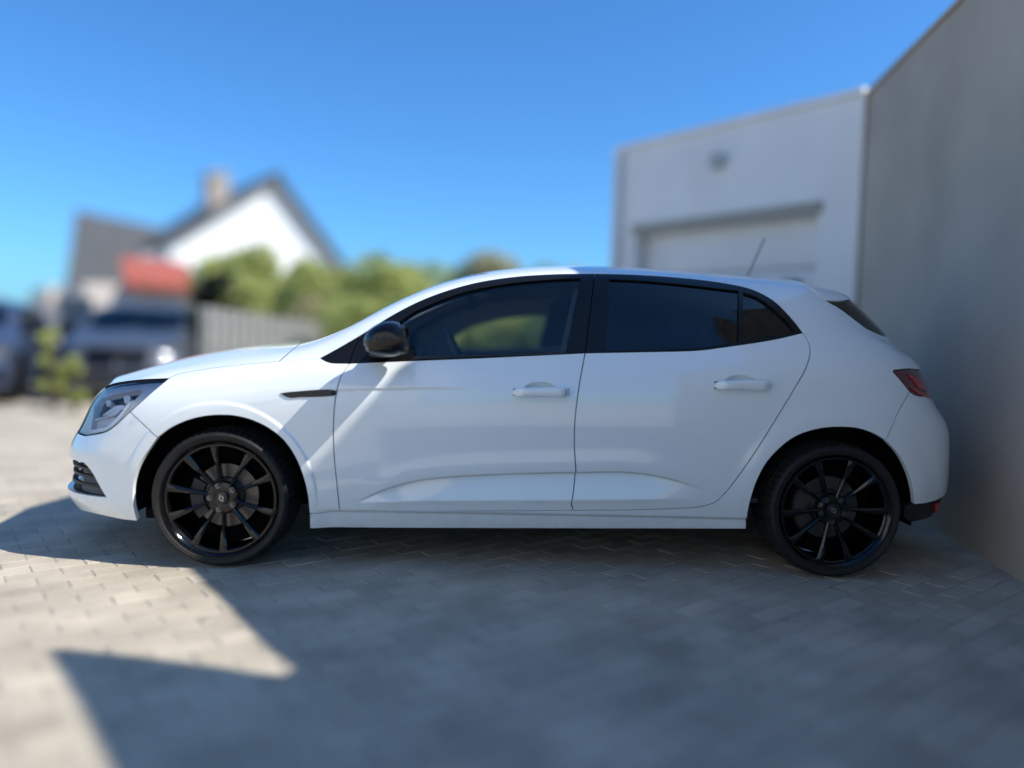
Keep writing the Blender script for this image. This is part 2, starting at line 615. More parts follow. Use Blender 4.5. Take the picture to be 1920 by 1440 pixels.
def catmull(pts, step):
    pts = [np.asarray(p, float) for p in pts]
    if len(pts) == 2:
        n = max(1, int(np.linalg.norm(pts[1] - pts[0]) / step))
        return [pts[0] + (pts[1] - pts[0]) * i / n for i in range(n + 1)]
    P = [2 * pts[0] - pts[1]] + pts + [2 * pts[-1] - pts[-2]]
    out = []
    for i in range(1, len(P) - 2):
        p0, p1, p2, p3 = P[i - 1:i + 3]
        # centripetal
        t0 = 0; t1 = t0 + max(np.linalg.norm(p1 - p0), 1e-6) ** .5; t2 = t1 + max(np.linalg.norm(p2 - p1), 1e-6) ** .5; t3 = t2 + max(np.linalg.norm(p3 - p2), 1e-6) ** .5
        n = max(1, int(np.linalg.norm(p2 - p1) / step))
        for k in range(n):
            t = t1 + (t2 - t1) * k / n
            A1 = (t1 - t) / (t1 - t0) * p0 + (t - t0) / (t1 - t0) * p1
            A2 = (t2 - t) / (t2 - t1) * p1 + (t - t1) / (t2 - t1) * p2
            A3 = (t3 - t) / (t3 - t2) * p2 + (t - t2) / (t3 - t2) * p3
            B1 = (t2 - t) / (t2 - t0) * A1 + (t - t0) / (t2 - t0) * A2
            B2 = (t3 - t) / (t3 - t1) * A2 + (t - t1) / (t3 - t1) * A3
            out.append((t2 - t) / (t2 - t1) * B1 + (t - t1) / (t2 - t1) * B2)
    out.append(pts[-1])
    return out


def PX(*pts):
    """smooth pixel polyline -> domain points; points that miss the body are dropped"""
    o = []
    for p in catmull(pts, 5.0):
        d = dom(p[0], p[1])
        if d is not None:
            o.append(d)
    return o


def LN(*pts):
    return catmull(pts, .02)


def ST(*pts):
    o = []
    for a, b in zip(pts[:-1], pts[1:]):
        a = np.asarray(a, float); b = np.asarray(b, float)
        n = max(1, int(np.linalg.norm(b - a) / .02))
        o += [a + (b - a) * i / n for i in range(n)]
    return o


def join(*segs):
    out = []
    for s in segs:
        for p in s:
            if not out or np.linalg.norm(out[-1] - p) > 1.5e-3:
                out.append(np.asarray(p, float))
    if np.linalg.norm(out[0] - out[-1]) < 1.5e-3:
        out.pop()
    return out


def rev(s):
    return list(reversed(s))


def area(p):
    p = np.asarray(p)
    q = np.roll(p, -1, axis=0)
    return .5 * np.sum(p[:, 0] * q[:, 1] - q[:, 0] * p[:, 1])


def inset(poly, d):
    p = np.asarray(poly, float)
    if area(p) < 0: p = p[::-1]
    a = np.roll(p, 1, axis=0); b = np.roll(p, -1, axis=0)
    e1 = p - a; e2 = b - p
    e1 /= np.maximum(np.linalg.norm(e1, axis=1, keepdims=True), 1e-9)
    e2 /= np.maximum(np.linalg.norm(e2, axis=1, keepdims=True), 1e-9)
    n1 = np.stack([-e1[:, 1], e1[:, 0]], 1); n2 = np.stack([-e2[:, 1], e2[:, 0]], 1)
    m = n1 + n2
    den = np.maximum((m * n1).sum(1, keepdims=True), .35)
    return p + m / den * d


def inside(pts, poly):
    pts = np.asarray(pts); poly = np.asarray(poly)
    x, y = pts[:, 0], pts[:, 1]
    c = np.zeros(len(pts), bool)
    a = poly; b = np.roll(poly, -1, axis=0)
    for i in range(len(a)):
        y0, y1 = a[i, 1], b[i, 1]
        if y0 == y1: continue
        hit = ((y0 > y) != (y1 > y)) & (x < (b[i, 0] - a[i, 0]) * (y - y0) / (y1 - y0) + a[i, 0])
        c ^= hit
    return c


def dist_pts(pts, ref):
    o = np.full(len(pts), 1e9)
    ref = np.asarray(ref)
    for i in range(0, len(ref), 100):
        r = ref[i:i + 100]
        o = np.minimum(o, np.min(np.hypot(pts[:, None, 0] - r[None, :, 0], pts[:, None, 1] - r[None, :, 1]), axis=1))
    return o


def resample(poly, step, closed=True):
    p = np.asarray(poly, float)
    q = np.vstack([p, p[:1]]) if closed else p
    out = []
    for i in range(len(q) - 1):
        n = max(1, int(np.ceil(np.linalg.norm(q[i + 1] - q[i]) / step)))
        for k in range(n):
            out.append(q[i] + (q[i + 1] - q[i]) * k / n)
    if not closed: out.append(q[-1])
    return np.array(out)


# ---- relief pressed into the sheet metal, as outward displacement of (x, z)
U_CR = [local_at(*p)[[0, 2]] for p in [(665, 941), (700, 925), (760, 905), (830, 894.5), (900, 890), (1000, 886.5), (1080, 885), (1180, 884.5), (1240, 893), (1290, 906), (1332, 921)]]
L_CR = [local_at(*p)[[0, 2]] for p in [(665, 942), (760, 939), (1080, 937), (1200, 936), (1332, 935)]]
U_CR = np.array(catmull(U_CR, .02)); L_CR = np.array(catmull(L_CR, .02))
_wz = WR
AXF, AXR = -1.3345, 1.3345
W_CR = np.array([local_at(*p)[[0, 2]] for p in [(560, 733), (630, 731), (700, 729), (785, 727)]])
CUPS = [local_at(1013, 730)[[0, 2]], local_at(1389, 717)[[0, 2]]]


def sstep(a, b, x):
    t = np.clip((x - a) / (b - a), 0, 1)
    return t * t * (3 - 2 * t)


RELIEF = True
LIP = .011


def relief(P):
    x, z = P[..., 0], P[..., 2]
    d = np.zeros_like(x)
    if not RELIEF: return d
    # door sculpture
    zu = np.interp(x, U_CR[:, 0], U_CR[:, 1]); zl = np.interp(x, L_CR[:, 0], L_CR[:, 1])
    x0, x1 = U_CR[0, 0], U_CR[-1, 0]
    env = sstep(x0, x0 + .20, x) * (1 - sstep(x1 - .34, x1, x))
    inb = (x > x0) & (x < x1) & (z < zu) & (z > zl)
    lip = LIP
    span = np.maximum(zu - zl, 1e-4)
    a = sstep(0, 1, (zu - z) / lip)
    f = -a * np.clip((z - zl) / np.maximum(span - lip, .004), 0, 1)
    d = d + np.where(inb, f * .032 * env, 0)
    below = (x > x0) & (x < x1) & (z <= zl)
    up_ = np.clip((z - zl) / np.maximum(span - lip, .004), 0, 1)
    d = d + .007 * env * (np.where(inb, np.clip(1 - up_ * 1.2, 0, 1), 0) + np.where(below, np.exp(-np.maximum(zl - z, 0) / .02), 0))
    # shoulder of the sculpture swells a little above it
    d = d + .006 * env * np.exp(-((z - zu - .03) / .05) ** 2) * (z > zu)
    d = d + np.where((z <= zu) & (x > x0) & (x < x1), .006 * env * math.exp(-.36) * np.clip(1 - (zu - z) / .1, 0, 1), 0)
    # lower door / sill break
    d = d + np.where((x > -.95) & (x < 1.1), -.010 * sstep(.262, .245, z) * sstep(-.95, -.85, x), 0)
    # wheel arch flares
    for ax, r0, r1, amp in ((AXF, .404, .417, .0065), (AXR, .395, .50, .010)):
        r = np.hypot(x - ax, z - _wz - .005)
        fade = sstep(.22, .42, z)
        d = d + amp * fade * (1 - sstep(r0, r1, r))
    # waist line that runs on from the wing vent
    zc = np.interp(x, W_CR[:, 0], W_CR[:, 1])
    e = sstep(-.87, -.84, x) * (1 - sstep(-.45, -.15, x))
    d = d + -.0035 * e * sstep(0, .004, zc - z) * np.exp(-np.maximum(zc - z, 0) / .06)
    # handle cups
    for cx, cz in CUPS:
        rr = ((x - cx) / .067) ** 2 + ((z - cz) / .030) ** 2
        d = d - .020 * np.clip(1 - rr, 0, 1) ** .6
    return d


def surf(t, s):
    P = surf0(t, s)
    n = nrm(surf0, t, s)
    r = relief(P)
    ok = np.abs(P[..., 1]) > .5
    return P + n * (r * ok * OUTSIGN)[..., None]


# find orientation of the normals
OUTSIGN = 1.0
_n = nrm(surf0, np.array([t_of_x(.3)]), np.array([srow(4)]))
OUTSIGN = -1.0 if _n[0, 1] > 0 else 1.0


def loc_dom(x, z):
    y = -.88
    for _ in range(4):
        d = dom(*proj(to_world(np.array([x, y, z]))))
        if d is None: return None
        y = surf0(d[0], d[1])[1]
    return d


def z_curve(cr, dz, x0, x1, step=.012):
    o = []
    for x in np.arange(x0, x1, step):
        d = loc_dom(x, float(np.interp(x, cr[:, 0], cr[:, 1])) + dz)
        if d is not None: o.append(d)
    return o


def cup_loop(c, k):
    o = []
    for a in np.linspace(0, 2 * math.pi, 49):
        d = loc_dom(c[0] + .067 * k * math.cos(a), c[1] + .030 * k * math.sin(a))
        if d is not None: o.append(d)
    return o


def circ(ax, r, a0, a1, poly):
    o = []
    for a in np.linspace(math.radians(a0), math.radians(a1), 60):
        p = to_world(np.array([ax + r * math.cos(a), -.892, WR + .005 + r * math.sin(a)]))
        d = dom(*proj(p))
        if d is not None: o.append(d)
    o = np.array(o)
    k = inside(o, poly) & (dist_pts(o, resample(poly, .006)) > .009)
    runs = []; cur = []
    for i in range(len(o)):
        if k[i]: cur.append(o[i])
        else:
            if len(cur) > 2: runs.append(cur)
            cur = []
    if len(cur) > 2: runs.append(cur)
    return runs


def panel(name, outer, mats, parent, holes=(), creases=(), gap=.0022, step=.016, off=0.0, thick=.014, both=True, merge=False, refine=(), label=None, rim_mat=None, back=True):
    """cut a sheet out of the master surface; returns [near, far] objects (or [one] when merge)"""
    outer = resample(inset(outer, gap), step)
    hs = []
    for h in holes:
        h = np.asarray(h)
        if area(h) < 0: h = h[::-1]
        hs.append(resample(inset(h, -gap), step))
    cr = [resample(c, step, False) for c in creases]
    lo, hi = outer.min(0), outer.max(0)
    gx = np.arange(lo[0], hi[0], step); gy = np.arange(lo[1], hi[1], step * .87)
    X, Y = np.meshgrid(gx, gy); X = X + (np.arange(len(gy)) % 2)[:, None] * step * .5
    g = np.stack([X.ravel(), Y.ravel()], 1)
    for (cx, cy, rx, ry, st) in refine:
        g = g[~((np.abs(g[:, 0] - cx) < rx) & (np.abs(g[:, 1] - cy) < ry))]
        X, Y = np.meshgrid(np.arange(cx - rx, cx + rx, st), np.arange(cy - ry, cy + ry, st))
        g = np.vstack([g, np.stack([X.ravel(), Y.ravel()], 1)])
    g = g[inside(g, outer)]
    for h in hs: g = g[~inside(g, h)]
    ref = np.vstack([outer] + hs + cr)
    if len(g): g = g[dist_pts(g, ref) > step * .45 if not refine else dist_pts(g, ref) > .004]
    verts = []; edges = []
    for loop, closed in [(outer, True)] + [(h, True) for h in hs] + [(c, False) for c in cr]:
        b = len(verts)
        verts += [Vector(p) for p in loop]
        n = len(loop)
        edges += [(b + i, b + (i + 1) % n) for i in range(n if closed else n - 1)]
    verts += [Vector(p) for p in g]
    vo, eo, fo, *_ = delaunay_2d_cdt(verts, edges, [], 0, 1e-6)
    V2 = np.array([tuple(v) for v in vo]); F = np.array([tuple(f) for f in fo])
    cen = V2[F].mean(axis=1)
    keep = inside(cen, outer)
    for h in hs: keep &= ~inside(cen, h)
    F = F[keep]
    used = np.unique(F); remap = -np.ones(len(V2), int); remap[used] = np.arange(len(used))
    V2 = V2[used]; F = remap[F]
    P = surf(V2[:, 0], V2[:, 1])
    N = nrm(surf, V2[:, 0], V2[:, 1], .003) * OUTSIGN
    P = P + N * off
    # orientation
    fn = np.cross(P[F[:, 1]] - P[F[:, 0]], P[F[:, 2]] - P[F[:, 0]])
    if np.mean((fn * N[F[:, 0]]).sum(1)) < 0: F = F[:, ::-1]
    objs = []
    for sidei in ((0, 1) if (both or merge) else (0,)):
        Pm, Nm, Fm = P.copy(), N.copy(), F.copy()
        if sidei:
            Pm[:, 1] *= -1; Nm[:, 1] *= -1; Fm = Fm[:, ::-1]
        objs.append((Pm, Nm, Fm))
    if merge:
        n = len(P)
        objs = [(np.vstack([objs[0][0], objs[1][0]]), np.vstack([objs[0][1], objs[1][1]]), np.vstack([objs[0][2], objs[1][2] + n]))]
    res = []
    for Pm, Nm, Fm in objs:
        n = len(Pm)
        ed = np.vstack([Fm[:, [0, 1]], Fm[:, [1, 2]], Fm[:, [2, 0]]])
        key = {}
        for a, b in ed: key[(a, b)] = 1
        bd = [(a, b) for a, b in key if (b, a) not in key]
        if merge: bd = [(a, b) for a, b in bd if not (abs(Pm[a, 1]) < .006 and abs(Pm[b, 1]) < .006)]
        B = Pm - Nm * thick
        vv = [Pm, B]; nn = [Nm, -Nm]
        ff = [tuple(f) for f in Fm]
        if back: ff += [tuple(int(i) + n for i in f[::-1]) for f in Fm]
        nf0 = len(ff)
        base = 2 * n
        rv = []; rn = []
        for a, b in bd:
            e = Pm[b] - Pm[a]
            on = np.cross(e, Nm[a]); on /= max(np.linalg.norm(on), 1e-9)
            rv += [Pm[a], Pm[b], B[b], B[a]]; rn += [on] * 4
            ff.append((base, base + 3, base + 2, base + 1)); base += 4
        vv.append(np.array(rv).reshape(-1, 3)); nn.append(np.array(rn).reshape(-1, 3))
        vv = np.vstack(vv); nn = np.vstack(nn)
        me = bpy.data.meshes.new(name)
        me.from_pydata(vv.tolist(), [], ff)
        me.materials.append(mats)
        me.materials.append(rim_mat or mats)
        mi = [0] * nf0 + [1] * (len(ff) - nf0)
        me.polygons.foreach_set('material_index', mi)
        me.polygons.foreach_set('use_smooth', [True] * len(ff))
        me.update()
        me.normals_split_custom_set_from_vertices(nn.tolist())
        o = bpy.data.objects.new(name, me)
        par = parent[len(res)] if isinstance(parent, (list, tuple)) else parent
        o.parent = par
        COL.objects.link(o)
        if label: o['label'] = label
        res.append(o)
    return res

# ================================================================== CAR PANELS
car = empty('car')
car.matrix_world = CARM
tag(car, 'white five-door hatchback with black multi-spoke wheels, parked side-on in the shade of the grey wall', 'car')

HL_T0, HL_T1 = .60, .60


def dy(u, v):
    """s of the first valid pixel found walking inward from a silhouette pixel"""
    step = 1 if u < 960 else -1
    for k in range(80):
        d = dom(u + step * k, v)
        if d is not None: return d
    raise ValueError((u, v))


def SD(t, u, v):
    return np.array([t, dy(u, v)[1]])


bonnet_side = [(315, 711), (330, 703), (380, 693), (450, 684), (524, 677.5)]
pillar_seam = [(524, 677.5), (560, 675), (600, 671.5)]
trim_tip_low = [(600, 672), (618, 680), (655, 681.5)]
door_front = [(655, 681.5), (640, 705), (630, 740), (625, 800), (627, 860), (632, 910), (637, 958)]
b_edge = [(1097, 661.5), (1085, 730), (1078, 790), (1077, 840), (1080, 886)]
b_edge2 = [(1080, 886), (1077, 912), (1071, 945)]
b_edge3 = [(1071, 945), (1075, 957)]
rd_rear = [(1505, 624), (1515, 640), (1519, 660), (1511, 690), (1490, 728), (1440, 809), (1390, 884), (1358, 926), (1340, 942), (1315, 949.5), (1280, 953)]
arch_f = [(297, 820), (320, 803), (350, 789), (380, 781), (412, 778), (445, 780), (480, 790), (510, 806), (535, 828), (555, 858), (569, 893), (577, 928), (580, 963)]
arch_f0 = [(257.5, 977), (252, 955), (250, 932), (252, 907), (259, 882), (270, 859), (285, 837), (297, 820)]
arch_r = [(1400, 994), (1402, 962), (1408, 930), (1418, 900), (1435, 868), (1460, 840), (1490, 818), (1530, 804.5), (1570, 800.5), (1610, 804), (1640, 815), (1657.5, 825.5)]
arch_r2 = [(1657.5, 825.5), (1680, 850), (1698, 883), (1708, 918), (1712, 945)]
hl_rear = [(244, 772), (286, 735), (303, 721), (315, 711)]
hl_top = [(191, 731), (216, 722), (257, 716), (315, 711)]
hl_bot = [(160, 817), (184, 813.5), (200, 809), (215, 799), (244, 772)]
belt_f = [(655, 681.5), (770, 676.5), (900, 671), (1097, 661.5)]
belt_r = [(1097, 661.5), (1200, 659.5), (1310, 656.5), (1350, 651.5), (1450, 636.5), (1505, 624)]
top_a = [(600, 672), (640, 650), (676, 629)]
top_b = [(676, 629), (740, 589), (800, 559.5), (880, 533.5), (960, 520), (1040, 514.5), (1115, 513.5)]
top_c = [(1115, 513.5), (1180, 515), (1280, 521.5), (1360, 531.5), (1410, 543), (1450, 564), (1480, 593), (1505, 624)]
sail = [(676, 629), (662, 660), (655, 681.5)]
bseam = [(1115, 513.5), (1106, 590), (1097, 661.5)]

p_hl_top = PX(*hl_top)
HLT = p_hl_top[0]
p_hl_up = PX((191, 727.5), (216, 718.3), (257, 712.3), (315, 709.5))
HL_FT = max(HLT[0] - .12, .45)
hlF_up = np.array([HL_FT, HLT[1] - .004])
hlF_lo = SD(HL_FT - .02, 160, 817)
t_cowl = t_of_x(-1.02)

# bonnet
bonnet = join(LN(DT(t_cowl, 12), np.array([dom(567, 641)[0] - .03, srow(11)]), dom(567, 641.5)), PX((567, 641.5), (545, 659), (524, 677.5)), PX(*rev(bonnet_side)), rev(p_hl_up), LN(p_hl_up[0], hlF_up + [0, .006], np.array([0.004, hlF_up[1] - .01])),
              [np.array([0.004, SMAX]), DT(t_cowl, 12)])
bonnet_o = panel('bonnet', bonnet, M_WHITE, car, merge=True, step=.02, rim_mat=M_VOID, gap=.003)  # cut edge coloured black for the shade in the bonnet gap

# wings
wing = join(PX(*bonnet_side), PX(*pillar_seam), PX(*trim_tip_low), PX(*door_front), PX((637, 958), (610, 962), (580, 963)), PX(*rev(arch_f)), PX((297, 820), (270, 797), (244, 772)), PX(*hl_rear))
wings = panel('front_wing', wing, M_WHITE, car, step=.012, thick=.02, creases=sum([circ(AXF, r, 0, 180, np.array(wing)) for r in FL_R], []))

# front bumper
h_low = dy(199, 933)
h_top = dy(150, 862)
ih = PX((158, 868), (165, 876), (172.5, 886), (185, 909), (196, 928), (199, 932))
hole = join(LN(np.array([.02, h_top[1]]), np.array([.5, h_top[1]]), ih[0]), ih, LN(ih[-1], np.array([.6, h_low[1] + .005]), np.array([.02, h_low[1] + .005])))
zb = dy(150, 952)
fb = join(LN(np.array([.004, zb[1] - .05]), np.array([.45, zb[1] - .035])), PX((165, 960), (200, 968), (230, 974), (257.5, 977)), PX(*arch_f0), PX((297, 820), (270, 797), (244, 772)), rev(PX(*hl_bot)),
          LN(dy(160, 817), hlF_lo), LN(hlF_lo, hlF_up), LN(hlF_up, np.array([.004, hlF_up[1] - .01])), [np.array([.004, zb[1] - .05])])
gr_up = [np.array([.004, srow(3.4)]), np.array([.36, srow(3.5)]), np.array([.40, srow(6.3)]), np.array([.004, srow(6.6)])]
front_bumper = panel('front_bumper', fb, M_WHITE, car, holes=[hole, LN(*gr_up, gr_up[0])[:-1]], merge=True, step=.014, thick=.022,
                     creases=sum([circ(AXF, r, 120, 200, np.array(fb)) for r in FL_R], []) + [[np.array([.02, srow(3.02)]), np.array([.55, srow(3.02)]), dy(150, 853)]])[0]
g = panel('lower_grille', inset(np.array(hole), -.01), M_GRILLE, front_bumper, merge=True, step=.03, off=-.055, thick=.01)[0]
for fz in (.22, .45, .68):
    z0 = h_low[1] + (h_top[1] - h_low[1]) * fz
    e = [p for p in ih if p[1] > z0]
    tr = (e[-1][0] if e else ih[0][0]) - .004
    panel('grille_slat', ST(np.array([.02, z0]), np.array([tr, z0]), np.array([tr - .012, z0 + .017]), np.array([.02, z0 + .017]), np.array([.02, z0])), M_BLKPLAST, front_bumper, merge=True, step=.03, off=-.012, thick=.02, gap=0)
panel('upper_grille', inset(np.array(LN(*gr_up, gr_up[0])[:-1]), -.01), M_BLKPIANO, front_bumper, merge=True, step=.04, off=-.03, thick=.01)
panel('bumper_slot', PX((140, 950), (150, 951), (166, 954.5), (166, 956.5), (150, 954), (141, 951)), M_VOID, front_bumper, step=.02, off=.0015, thick=.003, gap=0) if False else None

# headlamps
hl = join([hlF_up], p_hl_top, rev(PX(*hl_rear)), rev(PX(*hl_bot)), LN(dy(160, 817), hlF_lo), LN(hlF_lo, hlF_up))
lens = panel('headlamp', hl, M_LAMPGLASS, car, step=.016, off=-.002, thick=.003, back=False, gap=.004)
hin = inset(np.array(hl), .004)
for o in lens: o['label'] = 'clear headlamp lens over silver reflector'
panel('lamp_housing', inset(np.array(hl), .002), M_LAMPHOUSE, lens, step=.03, off=-.065, thick=.004, back=False)
panel('lamp_gasket', inset(np.array(hl), -.0035), M_VOID, lens, holes=[inset(np.array(hl), .0055)], step=.012, off=-.004, thick=.012, gap=0)
panel('lamp_border', np.array(hl), M_SATIN, lens, step=.02, off=-.012, thick=.03, back=False, gap=.006, holes=[PX((205, 739), (232, 733), (262, 729.5), (250, 745), (228, 768), (209, 786), (196, 796), (178, 800), (168, 802), (170, 782), (174, 757), (184, 746))])
panel('lamp_reflector', PX((200, 760), (203, 757), (222, 757), (215, 767), (203, 773), (178, 776)), M_REFL, lens, step=.02, off=-.030, thick=.012, gap=0)
panel('lamp_reflector', PX((232, 745), (246, 744), (232, 762), (222, 772), (214, 772)), M_REFL, lens, step=.02, off=-.034, thick=.012, gap=0)
panel('lamp_bezel', PX((170, 783), (200, 775), (216, 771), (214, 774), (202, 779), (168, 787)), M_SATIN, lens, step=.02, off=-.020, thick=.02, gap=0)
panel('lamp_insert', PX((168, 786), (202, 779), (200, 788), (190, 794), (166, 801)), M_SATIN, lens, step=.02, off=-.034, thick=.01, gap=0)
panel('lamp_projector', PX((224, 737), (236, 735), (234, 748), (225, 752)), M_REFL, lens, step=.02, off=-.025, thick=.02, gap=0)
panel('lamp_projector', PX((189, 746), (197, 744), (197, 756), (190, 758)), M_REFL, lens, step=.02, off=-.025, thick=.02, gap=0)
panel('light_strip', PX((163, 811), (172, 805), (196, 799), (211, 786), (226, 770), (236, 757), (241, 757), (231, 773), (214, 793), (198, 805), (180, 810)), M_REFL, lens, step=.012, off=-.009, thick=.01, gap=0)
panel('headlamp_seal', join(PX(*hl_top), rev(p_hl_up)), M_VOID, car, step=.02, off=-.002, thick=.02, gap=0)

# doors
cup_ref = []
for i, (u, v) in enumerate([(1013, 730), (1389, 717)]):
    c = dom(u, v)
    cup_ref.append((c[0], c[1], .078, .040, .0055))


def crease_dom(pts, dz=0):
    return PX(*[(u, v + dz) for u, v in pts])


UC = [(668, 941), (700, 925), (760, 905), (830, 894.5), (900, 890), (1000, 886.5), (1072, 885)]
UC2 = [(1088, 885), (1180, 884.5), (1240, 893), (1290, 906), (1328, 920)]
LC = [(672, 941.5), (760, 939), (1068, 937)]
LC2 = [(1082, 937), (1200, 936), (1328, 935)]
WC = [(636, 730.6), (700, 729), (785, 727)]
XC0, XC1 = U_CR[0, 0], U_CR[-1, 0]
XB = local_at(1074, 915)[0]
LIPS = (.004, 0, -.25 * LIP, -.5 * LIP, -.75 * LIP, -LIP, -LIP - .004)
fd = join(PX(*door_front), PX((637, 958), (850, 958), (1075, 957)), PX(*rev(b_edge3)), PX(*rev(b_edge2)), PX(*rev(b_edge)), PX(*rev(belt_f)))
front_doors = panel('front_door', fd, M_WHITE, car, step=.012, thick=.02, creases=[z_curve(U_CR, q, XC0 + .02, XB - .012) for q in LIPS] + [z_curve(L_CR, q, XC0 + .02, XB - .012) for q in (0, .004)] + [z_curve(W_CR, q, -.84, -.45) for q in (.001, 0, -.001, -.002, -.003, -.004)] + [cup_loop(CUPS[0], k) for k in (.8, .93, 1.0, 1.03)], refine=[cup_ref[0]])
rd = join(PX(*b_edge), PX(*b_edge2), PX(*b_edge3), PX((1075, 957), (1180, 956), (1280, 953)), rev(PX(*rd_rear)), PX(*rev(belt_r)))
rear_doors = panel('rear_door', rd, M_WHITE, car, step=.012, thick=.02, creases=[z_curve(U_CR, q, XB + .014, XC1 - .02) for q in LIPS] + [z_curve(L_CR, q, XB + .014, XC1 - .02) for q in (0, .004)] + [cup_loop(CUPS[1], k) for k in (.8, .93, 1.0, 1.03)], refine=[cup_ref[1]])

# body side: sill, rear quarter, roof rail and windscreen pillar
lampF = (1675, 697)
taill_low = [(1675, 699), (1690, 718), (1704, 733), (1716, 741), (1735, 743)]
LT_A = dy(1675, 694.5); LT_B = dy(1716, 692.5)
LT_E = t_of_x(2.02) + .1
lampT = LN(LT_A, LT_B, np.array([LT_E - .05, LT_B[1] + .015]), np.array([LT_E, LT_B[1] - .01]))
lb = PX(*taill_low)
lampB = join(lb, LN(lb[-1], np.array([LT_E + .02, lb[-1][1] + .01])))
rail_r = 10.38
glass_low = PX((1550, 565), (1570, 576), (1590, 590.5), (1610, 606), (1625, 617))
gl_c = glass_low[-1]
shoulder = LN(gl_c, np.array([gl_c[0] + .10, gl_c[1] - .03]), np.array([LT_E - .12, srow(8.0)]), np.array([LT_E - .05, LT_B[1] + .015]))
seam_sp = PX((1514, 539), (1530, 549), (1550, 564))
bs = join(PX((580, 963), (610, 962), (637, 958)), PX((637, 958), (850, 958), (1075, 957)), PX((1075, 957), (1180, 956), (1280, 953)), rev(PX(*rd_rear)), rev(PX(*top_c)), rev(PX(*top_b)), rev(PX(*top_a)), rev(PX(*pillar_seam)),
          PX((524, 677.5), (545, 659), (567, 641.5)), LN(dom(567, 641.5), DT(t_of_x(-.86), 10.1), DT(t_of_x(-.7), rail_r)), LN(DT(t_of_x(-.7), rail_r), DT(t_of_x(1.1), rail_r), seam_sp[0]), seam_sp, glass_low, shoulder,
          rev(lampT), lb[:1], PX((1675, 699), (1690, 718), (1704, 733)), PX((1705, 736), (1692, 758), (1680, 781), (1657.5, 825.5)), rev(PX(*arch_r)), PX((1400, 994), (1000, 993.5), (700, 992.5), (581, 991)), PX((581, 991), (580, 963)))
body_side = panel('body_side', bs, M_WHITE, car, step=.015, thick=.02)

# rear bumper, diffuser, tail lamps
rb_low = PX((1712, 945), (1735, 943), (1752, 939.5))
rbl = rb_low[-1]
rb = join(PX(*arch_r2), rb_low, LN(rbl, np.array([TMAX - .4, rbl[1] + .03]), np.array([TMAX - .004, rbl[1] + .03])), LN(np.array([TMAX - .004, rbl[1] + .03]), np.array([TMAX - .004, lb[-1][1] - .06])),
          LN(np.array([TMAX - .004, lb[-1][1] - .06]), np.array([LT_E + .1, lb[-1][1] - .04]), np.array([LT_E + .02, lb[-1][1] + .01])), rev(lampB), PX((1705, 736), (1692, 758), (1680, 781), (1657.5, 825.5)))
rear_bumper = panel('rear_bumper', rb, M_WHITE, car, merge=True, step=.016, thick=.02)[0]
dfl = PX((1712, 945), (1698, 950), (1699, 976), (1706, 981), (1730, 978), (1745, 973))
df = join(rev(dfl), rb_low, LN(rbl, np.array([TMAX - .4, rbl[1] + .03]), np.array([TMAX - .004, rbl[1] + .03])), LN(np.array([TMAX - .004, dfl[-1][1]]), dfl[-1]))
panel('rear_diffuser', df, M_BLKPLAST, car, merge=True, step=.025, off=-.008, thick=.03, gap=.003)
panel('reflector', PX((1752, 946), (1764, 943), (1760, 955), (1752, 962)) if dom(1760, 950) is not None else PX((1744, 948), (1754, 945), (1752, 955), (1746, 962)), M_RED, car, step=.02, off=.002, thick=.01, gap=0, label='small red reflector at the bumper corner')
lp = join(lampT, LN(np.array([LT_E, LT_B[1] - .01]), np.array([LT_E + .02, lb[-1][1] + .01])), rev(lampB))
tails = panel('tail_lamp', lp, M_REDDK, car, step=.016, off=-.003, thick=.03, gap=.003)
ti = dy(1700, 705)
panel('lamp_lens', ST(dy(1701, 701), np.array([LT_E - .04, dy(1715, 702)[1]]), np.array([LT_E - .01, lb[-1][1] + .05]), dy(1722, 727), dy(1701, 701)), M_RED, tails, step=.02, off=.0015, thick=.012, gap=0)
panel('lamp_lens', ST(dy(1706, 727), np.array([LT_E, lb[-1][1] + .034]), np.array([LT_E + .0, lb[-1][1] + .016]), dy(1722, 739), dy(1706, 727)), M_RED, tails, step=.02, off=.002, thick=.012, gap=0)

# tailgate with glass and spoiler
spl = dy(1580, 560)
sp_edge = LN(seam_sp[-1], np.array([t_of_x(1.9), srow(10.0)]), np.array([TMAX - .004, srow(10.05)]))
tg = join(LN(gl_c, np.array([t_of_x(1.98), srow(8.75)]), np.array([TMAX - .004, srow(8.7)])), LN(np.array([TMAX - .004, srow(8.7)]), np.array([TMAX - .004, lb[-1][1] - .06])), LN(np.array([TMAX - .004, lb[-1][1] - .06]), np.array([LT_E + .1, lb[-1][1] - .04]), np.array([LT_E + .02, lb[-1][1] + .01])),
          LN(np.array([LT_E + .02, lb[-1][1] + .01]), np.array([LT_E, LT_B[1] - .01]), np.array([LT_E - .05, LT_B[1] + .015])), rev(shoulder))
tailgate = panel('tailgate', tg, M_WHITE, car, merge=True, step=.02, thick=.02)[0]
rg = join(glass_low, LN(gl_c, np.array([t_of_x(1.98), srow(8.75)]), np.array([TMAX - .004, srow(8.7)])), rev(sp_edge))
panel('rear_glass', rg, M_BLKGLOSS, tailgate, merge=True, step=.02, thick=.006, off=-.002)
spo = join(seam_sp, sp_edge, LN(np.array([TMAX - .004, SMAX]), DT(t_of_x(1.45), 12)), LN(DT(t_of_x(1.45), 12), seam_sp[0]))
panel('roof_spoiler', spo, M_WHITE, tailgate, merge=True, step=.02, thick=.03, off=.004)

